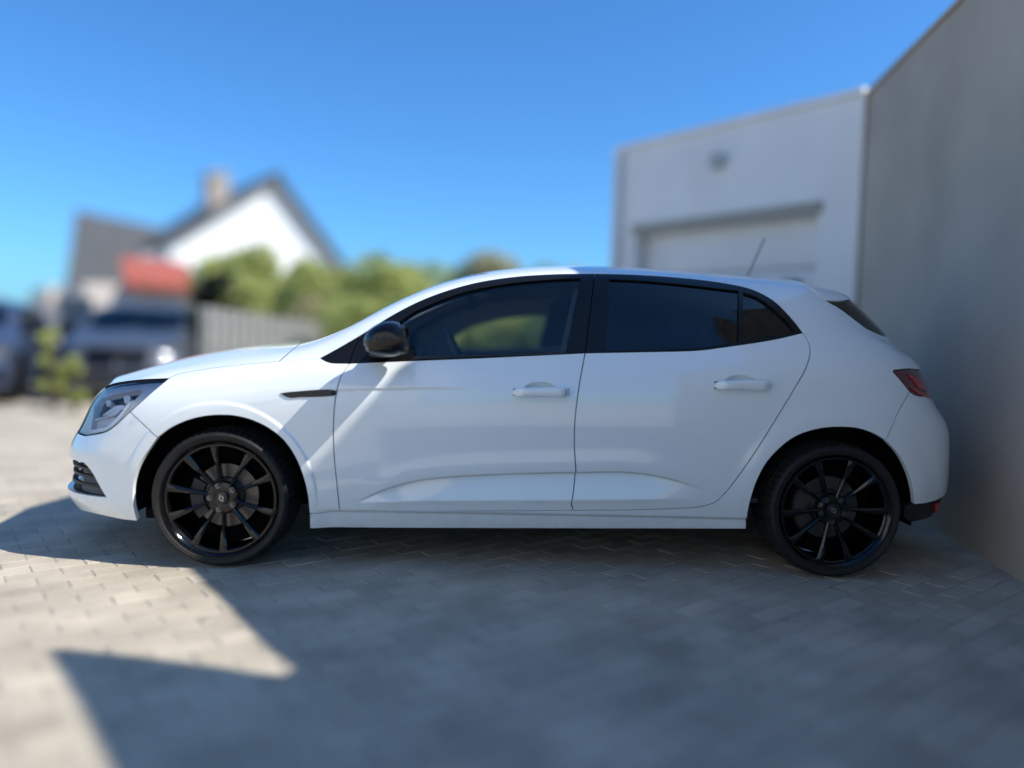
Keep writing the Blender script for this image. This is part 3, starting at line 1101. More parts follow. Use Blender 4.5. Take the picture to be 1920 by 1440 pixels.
# roof and windscreen
hdr = [DT(t_of_x(-.36), 12), DT(t_of_x(-.33), 11.3), DT(t_of_x(-.20), rail_r)]
wsb = [DT(t_of_x(-.7), rail_r), DT(t_of_x(-.86), 10.1), dom(567, 641.5), np.array([dom(567, 641)[0] - .03, srow(11)]), DT(t_cowl, 12)]
roof = join(LN(*hdr), LN(DT(t_of_x(-.20), rail_r), DT(t_of_x(1.1), rail_r), seam_sp[0]), LN(seam_sp[0], DT(t_of_x(1.45), 12)), LN(DT(t_of_x(1.45), 12), hdr[0]))
roof_o = panel('roof', roof, M_WHITE, car, merge=True, step=.025, thick=.02)[0]
ws = join(LN(*hdr), LN(hdr[-1], DT(t_of_x(-.7), rail_r)), LN(*wsb[:2]), [wsb[2]], LN(*wsb[2:]), LN(wsb[-1], hdr[0]))
panel('windscreen', ws, M_GLASSW, car, merge=True, step=.03, thick=.004, off=-.003, back=False)

# window trims and panes
g_f = join(PX((750, 604), (775, 586.5), (800, 574.5), (840, 558.5), (880, 546), (960, 531.5), (1040, 524.5), (1087, 522.5)), PX((1087, 522.5), (1075, 585), (1060, 661)), PX((1060, 661), (900, 666.5), (778, 669.5)), PX((778, 669.5), (764, 640), (750, 604)))
g_r = join(PX((1143, 524.5), (1200, 527), (1280, 534), (1384, 546)), PX((1384, 546), (1384, 641)), PX((1384, 641), (1310, 650.5), (1200, 654.5), (1136, 656.5)), PX((1136, 656.5), (1143, 524.5)))
g_q = join(PX((1394, 549), (1420, 558), (1450, 580), (1475, 604), (1490, 621.5)), PX((1490, 621.5), (1440, 630), (1394, 638.5)), PX((1394, 638.5), (1394, 549)))
panel('sail_trim', join(PX(*top_a), PX(*sail), PX(*rev(trim_tip_low))), M_BLKPIANO, car, step=.02, off=.001, thick=.02)
tf = join(PX(*top_b), PX(*bseam), PX(*rev(belt_f)), PX(*rev(sail)))
trims_f = panel('window_trim', tf, M_BLKPIANO, front_doors, holes=[g_f], step=.02, off=.001, thick=.03)
tr_ = join(PX(*top_c), PX(*rev(belt_r)), rev(PX(*bseam)))
trims_r = panel('window_trim', tr_, M_BLKPIANO, rear_doors, holes=[g_r, g_q], step=.02, off=.001, thick=.03)
panel('window_pane', inset(np.array(g_f), -.008), M_GLASSF, front_doors, step=.03, off=-.008, thick=.004, back=False, gap=0)
panel('window_pane', inset(np.array(g_r), -.008), M_GLASSR, rear_doors, step=.03, off=-.008, thick=.004, back=False, gap=0)
panel('window_pane', inset(np.array(g_q), -.008), M_GLASSR, rear_doors, step=.03, off=-.010, thick=.004, back=False, gap=0)
# raised belt seal strips
panel('belt_seal', join(PX((779, 668.5), (900, 665.5), (1060, 660)), PX((1060, 660), (1062, 663.3)), PX((1061, 663.3), (900, 669.3), (771, 674.8))), M_BLKPLAST, front_doors, step=.02, off=.004, thick=.012, gap=0)

# wing vent blade, badges
panel('wing_vent', PX((526, 737.5), (545, 735), (630, 733), (630.5, 739.5), (560, 745), (544, 746), (533, 742.5)), M_BLKGLOSS, car, step=.012, off=.004, thick=.02, gap=0)


# black shells whose colour stands for the shade inside the shut lines
RELIEF = True
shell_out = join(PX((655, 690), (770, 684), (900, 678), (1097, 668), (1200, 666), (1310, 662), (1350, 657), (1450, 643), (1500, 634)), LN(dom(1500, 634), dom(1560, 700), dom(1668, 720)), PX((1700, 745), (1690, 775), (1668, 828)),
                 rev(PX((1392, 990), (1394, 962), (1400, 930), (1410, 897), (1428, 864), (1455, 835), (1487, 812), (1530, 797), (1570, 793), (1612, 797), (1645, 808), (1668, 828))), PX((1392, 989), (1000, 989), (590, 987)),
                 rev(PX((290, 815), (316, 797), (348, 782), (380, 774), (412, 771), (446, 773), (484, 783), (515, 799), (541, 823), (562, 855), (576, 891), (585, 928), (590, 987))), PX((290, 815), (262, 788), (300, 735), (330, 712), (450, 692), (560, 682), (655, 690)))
panel('gap_shade_shell', shell_out, M_VOID, car, step=.04, off=-.028, thick=.004, gap=0, back=False)

def far_dom(u, v):
    d = to_local(CPOS + ray(u, v)) - _CL
    p = _CL + d * ((.77 - _CL[1]) / d[1])
    return dom(*proj(to_world(np.array([p[0], -.79, p[2]]))))


far_hole = join([far_dom(*p) for p in catmull([(838, 640), (868, 616), (920, 598), (975, 589), (1010, 587), (1028, 593), (1034, 608)], 6)], [far_dom(*p) for p in catmull([(1034, 608), (1030, 635), (1020, 668)], 6)], [far_dom(*p) for p in catmull([(1020, 668), (930, 670), (842, 672), (838, 640)], 8)])
fs = join(PX((715, 618), (750, 597), (800, 567), (880, 540), (960, 526), (1040, 519), (1093, 518)), PX((1093, 518), (1066, 672)), PX((1066, 672), (900, 679), (715, 684)), PX((715, 684), (715, 618)))
a_, b_ = panel('window_surround', fs, M_SURR, front_doors, holes=[far_hole], step=.03, off=-.016, thick=.03, gap=0)
bpy.data.objects.remove(a_)

# ================================================================== CAR DETAIL PARTS
# door handles
def handle(u0, u1, v0, v1, parents, key):
    c = local_at((u0 + u1) / 2, (v0 + v1) / 2)
    a = local_at(u0, (v0 + v1) / 2); b = local_at(u1, (v0 + v1) / 2)
    L = (b[0] - a[0]); H = (v1 - v0) / 432.0
    n = 22
    for si, par in enumerate(parents):
        bm = bmesh.new()
        rings = []
        for i in range(n + 1):
            f = i / n
            x = a[0] + L * f
            e = min(1.0, (min(f, 1 - f) / .10)) ** .5 if min(f, 1 - f) < .10 else 1.0
            hh = H * .5 * (.35 + .65 * e) * (1.06 if f > .5 else .97)
            zc = c[2] + (b[2] - a[2]) * (f - .5) + .0035 * math.sin(math.pi * f)
            yb = surf0(*dom(u0 + (u1 - u0) * f, (v0 + v1) / 2))[1]
            stand = .004 + .030 * min(1.0, min(f, 1 - f) / .16) ** .6
            th = .004 + .015 * e
            ring = []
            for k in range(12):
                ang = 2 * math.pi * k / 12
                ca, sa = math.cos(ang), math.sin(ang)
                yy = -abs(ca) ** .6 * (1 if ca > 0 else -1) * th * .5
                zz = abs(sa) ** .6 * (1 if sa > 0 else -1) * hh
                ring.append((x, (yb - stand + yy), zc + zz))
            if si: ring = [(p[0], -p[1], p[2]) for p in ring]
            rings.append([bm.verts.new(p) for p in ring])
        for i in range(n):
            for k in range(12):
                bm.faces.new((rings[i][k], rings[i][(k + 1) % 12], rings[i + 1][(k + 1) % 12], rings[i + 1][k]))
        bm.faces.new(rings[0][::-1]); bm.faces.new(rings[-1])
        # feet
        for f in (.09, .91):
            x = a[0] + L * f
            yb = surf0(*dom(u0 + (u1 - u0) * f, (v0 + v1) / 2))[1]
            s = -1 if si == 0 else 1
            add_box(bm, (x, s * (abs(yb) + .008), c[2] + (b[2] - a[2]) * (f - .5)), (.028, .036, H * .62), bevel=.004)
        h = bm_obj('door_handle', bm, M_WHITE, par, angle=50)
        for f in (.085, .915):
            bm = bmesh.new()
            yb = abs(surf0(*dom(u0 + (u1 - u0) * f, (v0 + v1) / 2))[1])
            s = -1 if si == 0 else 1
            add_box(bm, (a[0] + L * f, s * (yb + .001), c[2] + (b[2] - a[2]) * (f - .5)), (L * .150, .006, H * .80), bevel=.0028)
            bm_obj('handle_gap_shade', bm, M_VOID, h, angle=50)  # black plate standing for the shaded gap at the handle end
        if key:
            bm = bmesh.new()
            x = a[0] + L * .9
            s = -1 if si == 0 else 1
            yb = abs(surf0(*dom(u0 + (u1 - u0) * .9, (v0 + v1) / 2))[1])
            pts = [(x + .0085 * math.copysign(abs(math.cos(t)) ** .5, math.cos(t)), s * (yb + .0335), c[2] + .0045 + .0085 * math.copysign(abs(math.sin(t)) ** .5, math.sin(t))) for t in [2 * math.pi * k / 16 for k in range(17)]]
            add_tube(bm, pts, .0012, 6)
            bm_obj('key_cover', bm, M_BLKPIANO, par)


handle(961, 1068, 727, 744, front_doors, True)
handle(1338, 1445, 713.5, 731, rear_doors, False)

# ---------------------------------------------------------------- wheels
WHEEL_W = .215


def lathe(name, prof, m, parent, n=96, closed=False, angle=35):
    """prof: (radius, depth) with depth measured inward (+y) from the wheel face"""
    bm = bmesh.new()
    R = []
    for r, d in prof:
        R.append([bm.verts.new((r * math.cos(2 * math.pi * k / n), d, r * math.sin(2 * math.pi * k / n))) for k in range(n)] if r > 1e-5 else [bm.verts.new((0, d, 0))] * n)
    for i in range(len(R) - 1):
        for k in range(n):
            vs = []
            for v in (R[i][k], R[i][(k + 1) % n], R[i + 1][(k + 1) % n], R[i + 1][k]):
                if v not in vs: vs.append(v)
            if len(vs) > 2:
                try: bm.faces.new(vs)
                except ValueError: pass
    return bm_obj(name, bm, m, parent, angle=angle)


def build_tyre(parent):
    R = WR; n = 300
    bm = bmesh.new()
    prof = [(.243, .018), (.250, .008), (.254, .0065), (.256, .002), (.262, .001), (.264, -.002), (.268, -.004), (.272, -.0045), (.2735, -.006), (.277, -.006), (.2785, -.0045), (.284, -.001), (.289, .006), (.2925, .014),
            (.2955, .024), (.298, .034), (.2995, .046), (.3002, .050), (.2925, .0505), (.2925, .057), (.3005, .0575), (.301, .085), (.2935, .0855), (.2935, .094), (.301, .0945), (.301, .118), (.2935, .1185), (.2935, .127), (.301, .1275),
            (.3005, .155), (.293, .1555), (.293, .162), (.3, .1625), (.298, .178), (.295, .19), (.288, .203), (.278, .212), (.262, .214), (.243, .205)]
    R_ = []
    prof = [(r + (.006 if .17 < d < .2 else 0), d * 1.13 if d > .02 else d) for r, d in prof]
    for i, (r, d) in enumerate(prof):
        ring = []
        for k in range(n):
            a = 2 * math.pi * k / n
            rr = r
            ph = k % 5
            if 12 <= i <= 17 and ph < 1: rr = r - .0075 * min(1, (i - 11) / 3)      # shoulder blocks
            if 32 <= i <= 34 and ph < 1: rr = r - .007
            if i in (20, 21, 24, 25, 28, 29) and (k % 10) < 1: rr = r - .005
            sx = 0.0
            ring.append(bm.verts.new((rr * math.cos(a), d, rr * math.sin(a))))
        R_.append(ring)
    for i in range(len(R_) - 1):
        for k in range(n):
            bm.faces.new((R_[i][k], R_[i][(k + 1) % n], R_[i + 1][(k + 1) % n], R_[i + 1][k]))
    t = bm_obj('tyre', bm, M_RUBBER, parent, angle=28)
    return t


def build_wheel(parent, loc, spin, rz=0.0):
    w = lathe('wheel', [(.236, .012), (.2415, .004), (.2455, .0), (.2475, .003), (.2475, .012), (.243, .02), (.243, .19), (.235, .195), (.225, .19), (.222, .03), (.2235, .018), (.229, .012), (.236, .012)], M_RIM, parent, n=128, angle=30)
    w.location = loc
    w.rotation_euler = (0, 0, rz)
    w['label'] = 'gloss black ten-spoke wheel'
    build_tyre(w)
    # spokes
    bm = bmesh.new()
    prof = [(.038, .034, .0070, .030), (.07, .031, .0062, .028), (.11, .025, .0080, .026), (.15, .018, .0108, .024), (.19, .0115, .0142, .022), (.215, .008, .0170, .02), (.228, .008, .0190, .012)]
    rings = []
    for (r, d, hw, th) in prof:
        ring = []
        for (a, b) in [(-1, .013), (-.92, 0.0055), (-.12, .0), (.12, 0.0), (.92, .0055), (1, .013), (.78, th + .01), (-.78, th + .01)]:
            ring.append(bm.verts.new((r, d + b, a * hw)))
        rings.append(ring)
    for i in range(len(rings) - 1):
        for k in range(8):
            bm.faces.new((rings[i][k], rings[i][(k + 1) % 8], rings[i + 1][(k + 1) % 8], rings[i + 1][k]))
    bm.faces.new(rings[0]); bm.faces.new(rings[-1][::-1])
    sp0 = bm_obj('spoke', bm, M_RIM, w, angle=25)
    k = 0
    for pc in range(5):
        for q in (-1, 1):
            a = spin + math.radians(72 * pc + 16.3 * q)
            s = sp0 if k == 0 else sp0.copy()
            if k: COL.objects.link(s); s.parent = w
            s.rotation_euler = (0, -a, 0)
            k += 1
    lathe('hub', [(0, .034), (.030, .034), (.036, .031), (.05, .032), (.066, .037), (.072, .045), (.072, .08), (.0, .08)], M_RIM, w, n=60)
    # bolts sit in dark pockets between the spokes of a pair
    bb = bmesh.new()
    m1 = Matrix.Rotation(math.radians(90), 4, 'X')
    bmesh.ops.create_cone(bb, cap_ends=True, segments=6, radius1=.0082, radius2=.0075, depth=.014, matrix=Matrix.Translation((0, .030, 0)) @ m1)
    bmesh.ops.create_cone(bb, cap_ends=True, segments=20, radius1=.0125, radius2=.0125, depth=.004, matrix=Matrix.Translation((0, .0335, 0)) @ m1)
    b0 = bm_obj('wheel_bolt', bb, M_BOLT, w, angle=30)
    for pc in range(5):
        a = spin + math.radians(72 * pc - 3)
        s = b0 if pc == 0 else b0.copy()
        if pc: COL.objects.link(s); s.parent = w
        s.location = (.054 * math.cos(a), 0, .054 * math.sin(a))
    lathe('centre_cap', [(0, .0235), (.018, .0240), (.026, .0262), (.0285, .0300), (.0285, .036)], M_CAP, w, n=40)
    # rhombus emblem
    be = bmesh.new()
    def rh(a, h): return [(0, h), (a, 0), (0, -h), (-a, 0)]
    o_, i_ = rh(.0125, .0185), rh(.0052, .0090)
    vo = [be.verts.new((x, .0212, z)) for x, z in o_]; vi = [be.verts.new((x, .0212, z)) for x, z in i_]
    vo2 = [be.verts.new((x * 1.03, .0250, z * 1.03)) for x, z in o_]; vi2 = [be.verts.new((x * .9, .0250, z * .9)) for x, z in i_]
    for q in range(4):
        r = (q + 1) % 4
        be.faces.new((vo[q], vo[r], vi[r], vi[q])); be.faces.new((vo[q], vo2[q], vo2[r], vo[r])); be.faces.new((vi[q], vi[r], vi2[r], vi2[q]))
    e = bm_obj('cap_emblem', be, M_EMBLEM, w, smooth=False)
    e.rotation_euler = (0, -(spin + math.radians(-18)), 0)
    # brake disc and caliper
    lathe('brake_disc', [(0, .082), (.078, .082), (.078, .092), (.082, .096), (.139, .096), (.1405, .098), (.1405, .118), (.0, .118)], M_DISC, w, n=80)
    bm = bmesh.new()
    pts = []
    for q in range(9):
        a = math.radians(150 + 9 * q)
        pts.append(a)
    A = []
    for a in pts:
        A.append([bm.verts.new((r * math.cos(a), d, r * math.sin(a))) for r, d in ((.098, .078), (.15, .074), (.158, .085), (.158, .135), (.098, .135))])
    for i in range(len(A) - 1):
        for k in range(5):
            bm.faces.new((A[i][k], A[i][(k + 1) % 5], A[i + 1][(k + 1) % 5], A[i + 1][k]))
    bm.faces.new(A[0]); bm.faces.new(A[-1][::-1])
    bm_obj('brake_caliper', bm, M_CALIPER, w, angle=30)
    bm = bmesh.new()
    r = bmesh.ops.create_circle(bm, cap_ends=True, segments=48, radius=.222, matrix=Matrix.Translation((0, .17, 0)) @ m1)
    bm_obj('backing_plate', bm, M_VOID, w, smooth=False)
    return w


wf = build_wheel(car, (AXF, -.885, WR), math.radians(41))
wr = build_wheel(car, (AXR, -.885, WR), math.radians(56.5))


def copy_wheel(w, loc):
    c = copy_tree(w, w.parent)
    c.location = loc
    c.rotation_euler = (0, 0, math.pi)
    return c


copy_wheel(wf, (AXF, .885, WR))
copy_wheel(wr, (AXR, .885, WR))

# wheel housings
for ax in (AXF, AXR):
    for s in (-1, 1):
        bm = bmesh.new()
        n = 40
        A = []
        for k in range(n + 1):
            a = math.radians(-12) + math.radians(204) * k / n
            r = .388
            zz = max(.225, WR + r * math.sin(a))
            A.append([bm.verts.new((ax + r * math.cos(a), s * y, zz)) for y in (min(.868, float(np.interp(ax + r * math.cos(a), _px[_pw > .6], _pw[_pw > .6])) - .035), .60, .58)] + [bm.verts.new((ax + .1 * math.cos(a), s * .58, max(.225, WR + .1 * math.sin(a))))])
        for i in range(n):
            for k in range(3):
                bm.faces.new((A[i][k], A[i][k + 1], A[i + 1][k + 1], A[i + 1][k]))
        bm_obj('wheel_housing', bm, M_LINER, car, angle=50)
        # returned edge of the arch
# floor pan and mechanical mass
bm = bmesh.new()
add_box(bm, (0, 0, .25), (1.86, 1.60, .10), bevel=.02)
add_box(bm, (-1.90, 0, .25), (.34, .95, .10), bevel=.02)
add_box(bm, (-1.3345, 0, .27), (1.0, 1.10, .12), bevel=.02)
add_box(bm, (1.3345, 0, .30), (1.0, 1.10, .12), bevel=.02)
add_box(bm, (1.85, 0, .32), (.20, 1.2, .14), bevel=.02)
add_box(bm, (-1.66, -.74, .215), (.06, .10, .05), bevel=.005)
bm_obj('underbody', bm, M_VOID, car)
# bulkheads: engine bay sides, boot sides and cabin floor keep daylight out of the body
bm = bmesh.new()
add_box(bm, (-.98, 0, .56), (.03, 1.50, .60))
bm_obj('bulkhead', bm, M_VOID, car)
bm = bmesh.new(); add_box(bm, (-.98 - .35, 0, .60), (.66, 1.10, .36)); bm_obj('engine_block', bm, M_VOID, car)
bm = bmesh.new(); add_box(bm, (1.35, 0, .62), (.9, 1.10, .50)); bm_obj('boot_tub', bm, M_VOID, car)

# ---------------------------------------------------------------- mirror
def mirror_pod(s):
    # silhouette in the side view: x from front to back with top and bottom height
    cx, cz = 0, 0
    p0 = None
    base = None
    Yp = CAR_D - .10
    def L(u, v, yl):      # local point on plane y = yl
        d = to_local(CPOS + ray(u, v)) - _CL
        return _CL + d * ((yl - _CL[1]) / d[1])
    yc = -.985
    top = [(682, 640), (686, 628), (694, 617), (706, 609), (722, 603.5), (738, 602), (750, 606), (757, 614)]
    bot = [(682, 640), (683, 650), (688, 658), (698, 663.5), (715, 667), (733, 668.5), (746, 667), (757, 661)]
    T = np.array([L(u, v, yc) for u, v in top]); B = np.array([L(u, v, yc) for u, v in bot])
    bm = bmesh.new()
    rings = []
    N = 14; K = 28
    xs = np.linspace(0, 1, N) ** 1.3
    x0, x1 = T[0][0], T[-1][0]
    for f in xs:
        x = x0 + (x1 - x0) * f
        zt = np.interp(x, T[:, 0], T[:, 2]); zb = np.interp(x, B[:, 0], B[:, 2])
        zc = (zt + zb) / 2; hh = max((zt - zb) / 2, .001)
        w = .102 * math.sqrt(max(1 - (1 - f) ** 2.2, .0004))
        sh = -.012 * (1 - f)
        ring = []
        for k in range(K):
            a = 2 * math.pi * k / K
            ca, sa = math.cos(a), math.sin(a)
            yy = yc + sh * 0 + w * math.copysign(abs(ca) ** .75, ca)
            zz = zc + hh * math.copysign(abs(sa) ** .8, sa)
            ring.append(bm.verts.new((x, s * -yy * -1 if s > 0 else yy, zz)))
        rings.append(ring)
    if s > 0:
        for r in rings:
            for v in r: v.co.y = -abs(v.co.y) * -1
    for i in range(N - 1):
        for k in range(K):
            bm.faces.new((rings[i][k], rings[i][(k + 1) % K], rings[i + 1][(k + 1) % K], rings[i + 1][k]))
    bm.faces.new(rings[0])
    pod = bm_obj('mirror_housing', bm, M_BLKGLOSS, front_doors[0 if s < 0 else 1], angle=60)
    zt = T[-1][2]; zb = B[-1][2]
    ym = s * abs(yc)
    # rear rim and glass
    bm = bmesh.new()
    for rr, dx in (((1.03), 0),):
        A = []; Bv = []; Cc = []
        for k in range(K):
            a = 2 * math.pi * k / K
            ca, sa = math.cos(a), math.sin(a)
            def P(scale, dx): return (x1 + dx, ym + .102 * scale * math.copysign(abs(ca) ** .65, ca), (zt + zb) / 2 + (zt - zb) / 2 * 1.12 * scale * math.copysign(abs(sa) ** .7, sa))
            A.append(bm.verts.new(P(1.0, -.004))); Bv.append(bm.verts.new(P(1.0, .010))); Cc.append(bm.verts.new(P(.93, .012)))
        Dd = [bm.verts.new((v.co.x - .012, v.co.y, v.co.z)) for v in Cc]
        for k in range(K):
            q = (k + 1) % K
            bm.faces.new((A[k], A[q], Bv[q], Bv[k])); bm.faces.new((Bv[k], Bv[q], Cc[q], Cc[k])); bm.faces.new((Cc[k], Cc[q], Dd[q], Dd[k]))
    bm_obj('mirror_rim', bm, M_BLKPIANO, pod, angle=40)
    bm = bmesh.new()
    ring = []
    for k in range(K):
        a = 2 * math.pi * k / K
        ca, sa = math.cos(a), math.sin(a)
        yy = .094 * math.copysign(abs(ca) ** .65, ca)
        ring.append(bm.verts.new((x1 + .004 + .10 * yy * (-1 if s < 0 else 1) * 0, ym + yy, (zt + zb) / 2 + (zt - zb) / 2 * 1.03 * math.copysign(abs(sa) ** .7, sa))))
    bm.faces.new(ring)
    bm_obj('mirror_glass', bm, M_MIRROR, pod, smooth=False)
    # arm and foot
    a0 = local_at(714, 671)
    bm = bmesh.new()
    xa = a0[0]
    pts = [(xa - .0, s * (abs(a0[1]) - .01), a0[2] + .018), (xa + .0, s * .885, a0[2] + .020), (xa + .008, s * .93, a0[2] + .028), (xa + .012, s * .96, zb + .05)]
    rings = []
    for (x, y, z), (hx, hz) in zip(pts, ((.055, .020), (.048, .017), (.040, .014), (.036, .016))):
        rings.append([bm.verts.new((x + hx * math.copysign(abs(math.cos(t)) ** .7, math.cos(t)), y, z + hz * math.copysign(abs(math.sin(t)) ** .7, math.sin(t)))) for t in [2 * math.pi * k / 16 for k in range(16)]])
    for i in range(3):
        for k in range(16):
            bm.faces.new((rings[i][k], rings[i][(k + 1) % 16], rings[i + 1][(k + 1) % 16], rings[i + 1][k]))
    bm_obj('mirror_arm', bm, M_BLKPIANO, pod, angle=60)


mirror_pod(-1)
mirror_pod(1)

# antenna
def L2(u, v, yl):
    d = to_local(CPOS + ray(u, v)) - _CL
    return _CL + d * ((yl - _CL[1]) / d[1])


a1 = L2(1434, 446, 0.0); a0 = L2(1403, 515, 0.0)
a0 = a1 + (a0 - a1) * 1.25
bm = bmesh.new()
add_tube(bm, [a0, a0 + (a1 - a0) * .12, a0 + (a1 - a0) * .13, a1], [.008, .0065, .0036, .0030], 8)
ant = bm_obj('antenna', bm, M_BLKPLAST, roof_o)

# ---------------------------------------------------------------- cabin
def soft_box(bm, c, s, bevel, rot=None):
    add_box(bm, c, s, rot=rot, bevel=bevel)


def seat(x, y, name='front_seat'):
    bm = bmesh.new()
    soft_box(bm, (x, y, .50), (.52, .50, .16), .05)
    R = Matrix.Rotation(math.radians(20), 3, 'Y')
    vs = add_box(bm, (0, 0, 0), (.15, .48, .62), bevel=.05)
    bmesh.ops.rotate(bm, cent=(0, 0, 0), matrix=R, verts=vs); bmesh.ops.translate(bm, vec=(x + .33, y, .80), verts=vs)
    s = bm_obj(name, bm, M_SEAT, car, angle=60)
    bm = bmesh.new()
    vs = add_box(bm, (0, 0, 0), (.10, .27, .17), bevel=.04)
    bmesh.ops.rotate(bm, cent=(0, 0, 0), matrix=R, verts=vs); bmesh.ops.translate(bm, vec=(x + .45, y, 1.165), verts=vs)
    for q in (-.05, .05):
        add_tube(bm, [(x + .41, y + q, 1.06), (x + .435, y + q, 1.12)], .006, 8)
    bm_obj('headrest', bm, M_SEAT, s, angle=60)


seat(.18, -.37)
seat(.18, .37)
bm = bmesh.new()
soft_box(bm, (.92, 0, .50), (.50, 1.25, .18), .05)
R = Matrix.Rotation(math.radians(22), 3, 'Y')
vs = add_box(bm, (0, 0, 0), (.14, 1.22, .52), bevel=.05)
bmesh.ops.rotate(bm, cent=(0, 0, 0), matrix=R, verts=vs); bmesh.ops.translate(bm, vec=(1.16, 0, .78), verts=vs)
rs = bm_obj('rear_seat', bm, M_SEAT, car, angle=60)
for y in (-.38, .38):
    bm = bmesh.new()
    vs = add_box(bm, (0, 0, 0), (.10, .26, .16), bevel=.035)
    bmesh.ops.rotate(bm, cent=(0, 0, 0), matrix=R, verts=vs); bmesh.ops.translate(bm, vec=(1.25, y, 1.09), verts=vs)
    bm_obj('headrest', bm, M_SEAT, rs, angle=60)
# dashboard: profile extruded across the car
bm = bmesh.new()
prof = [(-.97, .55), (-.97, .90), (-.80, .935), (-.62, .945), (-.50, .935), (-.44, .90), (-.40, .82), (-.46, .60), (-.46, .50)]
add_prism(bm, prof, lambda a, b, d: (a, d, b), -.70, .70)
dash = bm_obj('dashboard', bm, M_CABIN, car, angle=30)
bm = bmesh.new()
add_prism(bm, [(-.52, .93), (-.48, .985), (-.38, .985), (-.345, .965), (-.40, .90)], lambda a, b, d: (a, d, b), -.52, -.20)
bm_obj('instrument_hood', bm, M_CABIN, dash, angle=30)
# steering wheel
bm = bmesh.new()
cw = Vector((-.335, -.36, .885)); tilt = math.radians(26)
ax1 = Vector((0, 1, 0)); ax2 = Vector((math.sin(tilt) * -1, 0, math.cos(tilt)))
pts = [cw + ax1 * (.185 * math.cos(t)) + ax2 * (.185 * math.sin(t)) for t in [2 * math.pi * k / 40 for k in range(41)]]
add_tube(bm, pts, .0165, 10, cap=False)
for t in (math.radians(0), math.radians(180), math.radians(270)):
    add_tube(bm, [cw, cw + ax1 * (.18 * math.cos(t)) + ax2 * (.18 * math.sin(t))], .014, 8)
vs = bmesh.ops.create_uvsphere(bm, u_segments=16, v_segments=10, radius=.07)['verts']
bmesh.ops.scale(bm, vec=(.5, 1, 1), verts=vs); bmesh.ops.translate(bm, vec=cw, verts=vs)
add_tube(bm, [cw, cw + Vector((-.25, 0, -.12))], .03, 10)
bm_obj('steering_wheel', bm, M_CABIN, car, angle=60)
# interior mirror
bm = bmesh.new()
add_box(bm, (-.30, 0, 1.20), (.035, .24, .075), bevel=.012)
add_box(bm, (-.315, 0, 1.26), (.03, .04, .07), bevel=.008)
bm_obj('cabin_mirror', bm, M_CABIN, car, angle=50)
# door cards on the inner faces, both sides, and the cabin floor
for s, par in ((-1, front_doors[0]), (1, front_doors[1])):
    bm = bmesh.new()
    add_prism(bm, [(-.92, .30), (-.92, .86), (-.70, .895), (.34, .93), (.34, .30)], lambda a, b, d: (a, d, b), s * .80, s * .75)
    bm_obj('door_card', bm, M_CABIN, par, smooth=False)
for s, par in ((-1, rear_doors[0]), (1, rear_doors[1])):
    bm = bmesh.new()
    add_prism(bm, [(.36, .30), (.36, .93), (.85, .965), (1.05, .98), (1.05, .60), (.92, .30)], lambda a, b, d: (a, d, b), s * .80, s * .75)
    bm_obj('door_card', bm, M_CABIN, par, smooth=False)
bm = bmesh.new()
add_box(bm, (.05, 0, .315), (2.0, 1.50, .02))
add_box(bm, (1.40, 0, .93), (.60, 1.20, .02))
bm_obj('cabin_floor', bm, M_CABIN, car, smooth=False)
# headliner and pillar linings: the inner skin of roof and rails
hd = [DT(t_of_x(-.34), 12), DT(t_of_x(-.31), 11.3), DT(t_of_x(-.20), 10.3), DT(t_of_x(-.20), 9.75), DT(t_of_x(.9), 9.7), DT(t_of_x(1.25), 9.6), DT(t_of_x(1.25), 12)]
panel('headliner', join(LN(*hd[:3]), LN(*hd[2:4]), LN(*hd[3:6]), LN(*hd[5:7]), LN(hd[6], hd[0])), M_HEADLINER, car, merge=True, step=.06, off=-.035, thick=.01, gap=0)
bp = join(PX((1078, 530), (1150, 530)), PX((1150, 530), (1140, 655)), PX((1140, 655), (1052, 655)), PX((1052, 655), (1078, 530)))
panel('pillar_lining', bp, M_CABIN, car, step=.05, off=-.045, thick=.02, gap=0)

# ================================================================== SURROUNDINGS
M_GROUND = mat('far_paving', (0.42, 0.365, 0.28), rough=0.9, noise=0.18, nscale=1.3, bump=0.2, bscale=40)
M_SAND = mat('joint_sand', (0.30, 0.262, 0.215), rough=0.95, noise=0.3, nscale=30)
M_GREYWALL = mat('grey_render', (0.45, 0.385, 0.31), rough=0.9, noise=0.16, nscale=1.1, bump=0.25, bscale=180)
M_WHITEWALL = mat('white_render', (0.80, 0.79, 0.76), rough=0.85, noise=0.06, nscale=1.2, bump=0.15, bscale=120)
M_CORNICE = mat('grey_coping', (0.33, 0.34, 0.34), rough=0.6)
M_DOORPANEL = mat('garage_door_white', (0.76, 0.76, 0.74), rough=0.5, noise=0.04, nscale=3)
M_LINTEL = mat('lintel_brown', (0.36, 0.34, 0.28), rough=0.8)
M_HOUSEW = mat('house_white', (0.80, 0.79, 0.75), rough=0.85, noise=0.05, nscale=1)
M_ROOFGREY = mat('slate_grey', (0.075, 0.078, 0.08), rough=0.8, noise=0.2, nscale=4)
M_ROOFRED = mat('roof_red', (0.36, 0.09, 0.06), rough=0.8, noise=0.2, nscale=6)
M_CREAM = mat('cream_render', (0.60, 0.52, 0.45), rough=0.9, noise=0.1, nscale=2)
M_BRICK = mat('chimney_brick', (0.42, 0.35, 0.29), rough=0.9, noise=0.3, nscale=10)
M_FENCE = mat('fence_grey_white', (0.26, 0.26, 0.24), rough=0.8, noise=0.2, nscale=12)
M_PANE = mat('window_dark', (0.02, 0.03, 0.04), rough=0.05, coat=1.0)
M_VENT = mat('vent_grey', (0.42, 0.43, 0.42), rough=0.7)
M_DKMETAL = mat('dark_metal', (0.05, 0.05, 0.055), rough=0.5)
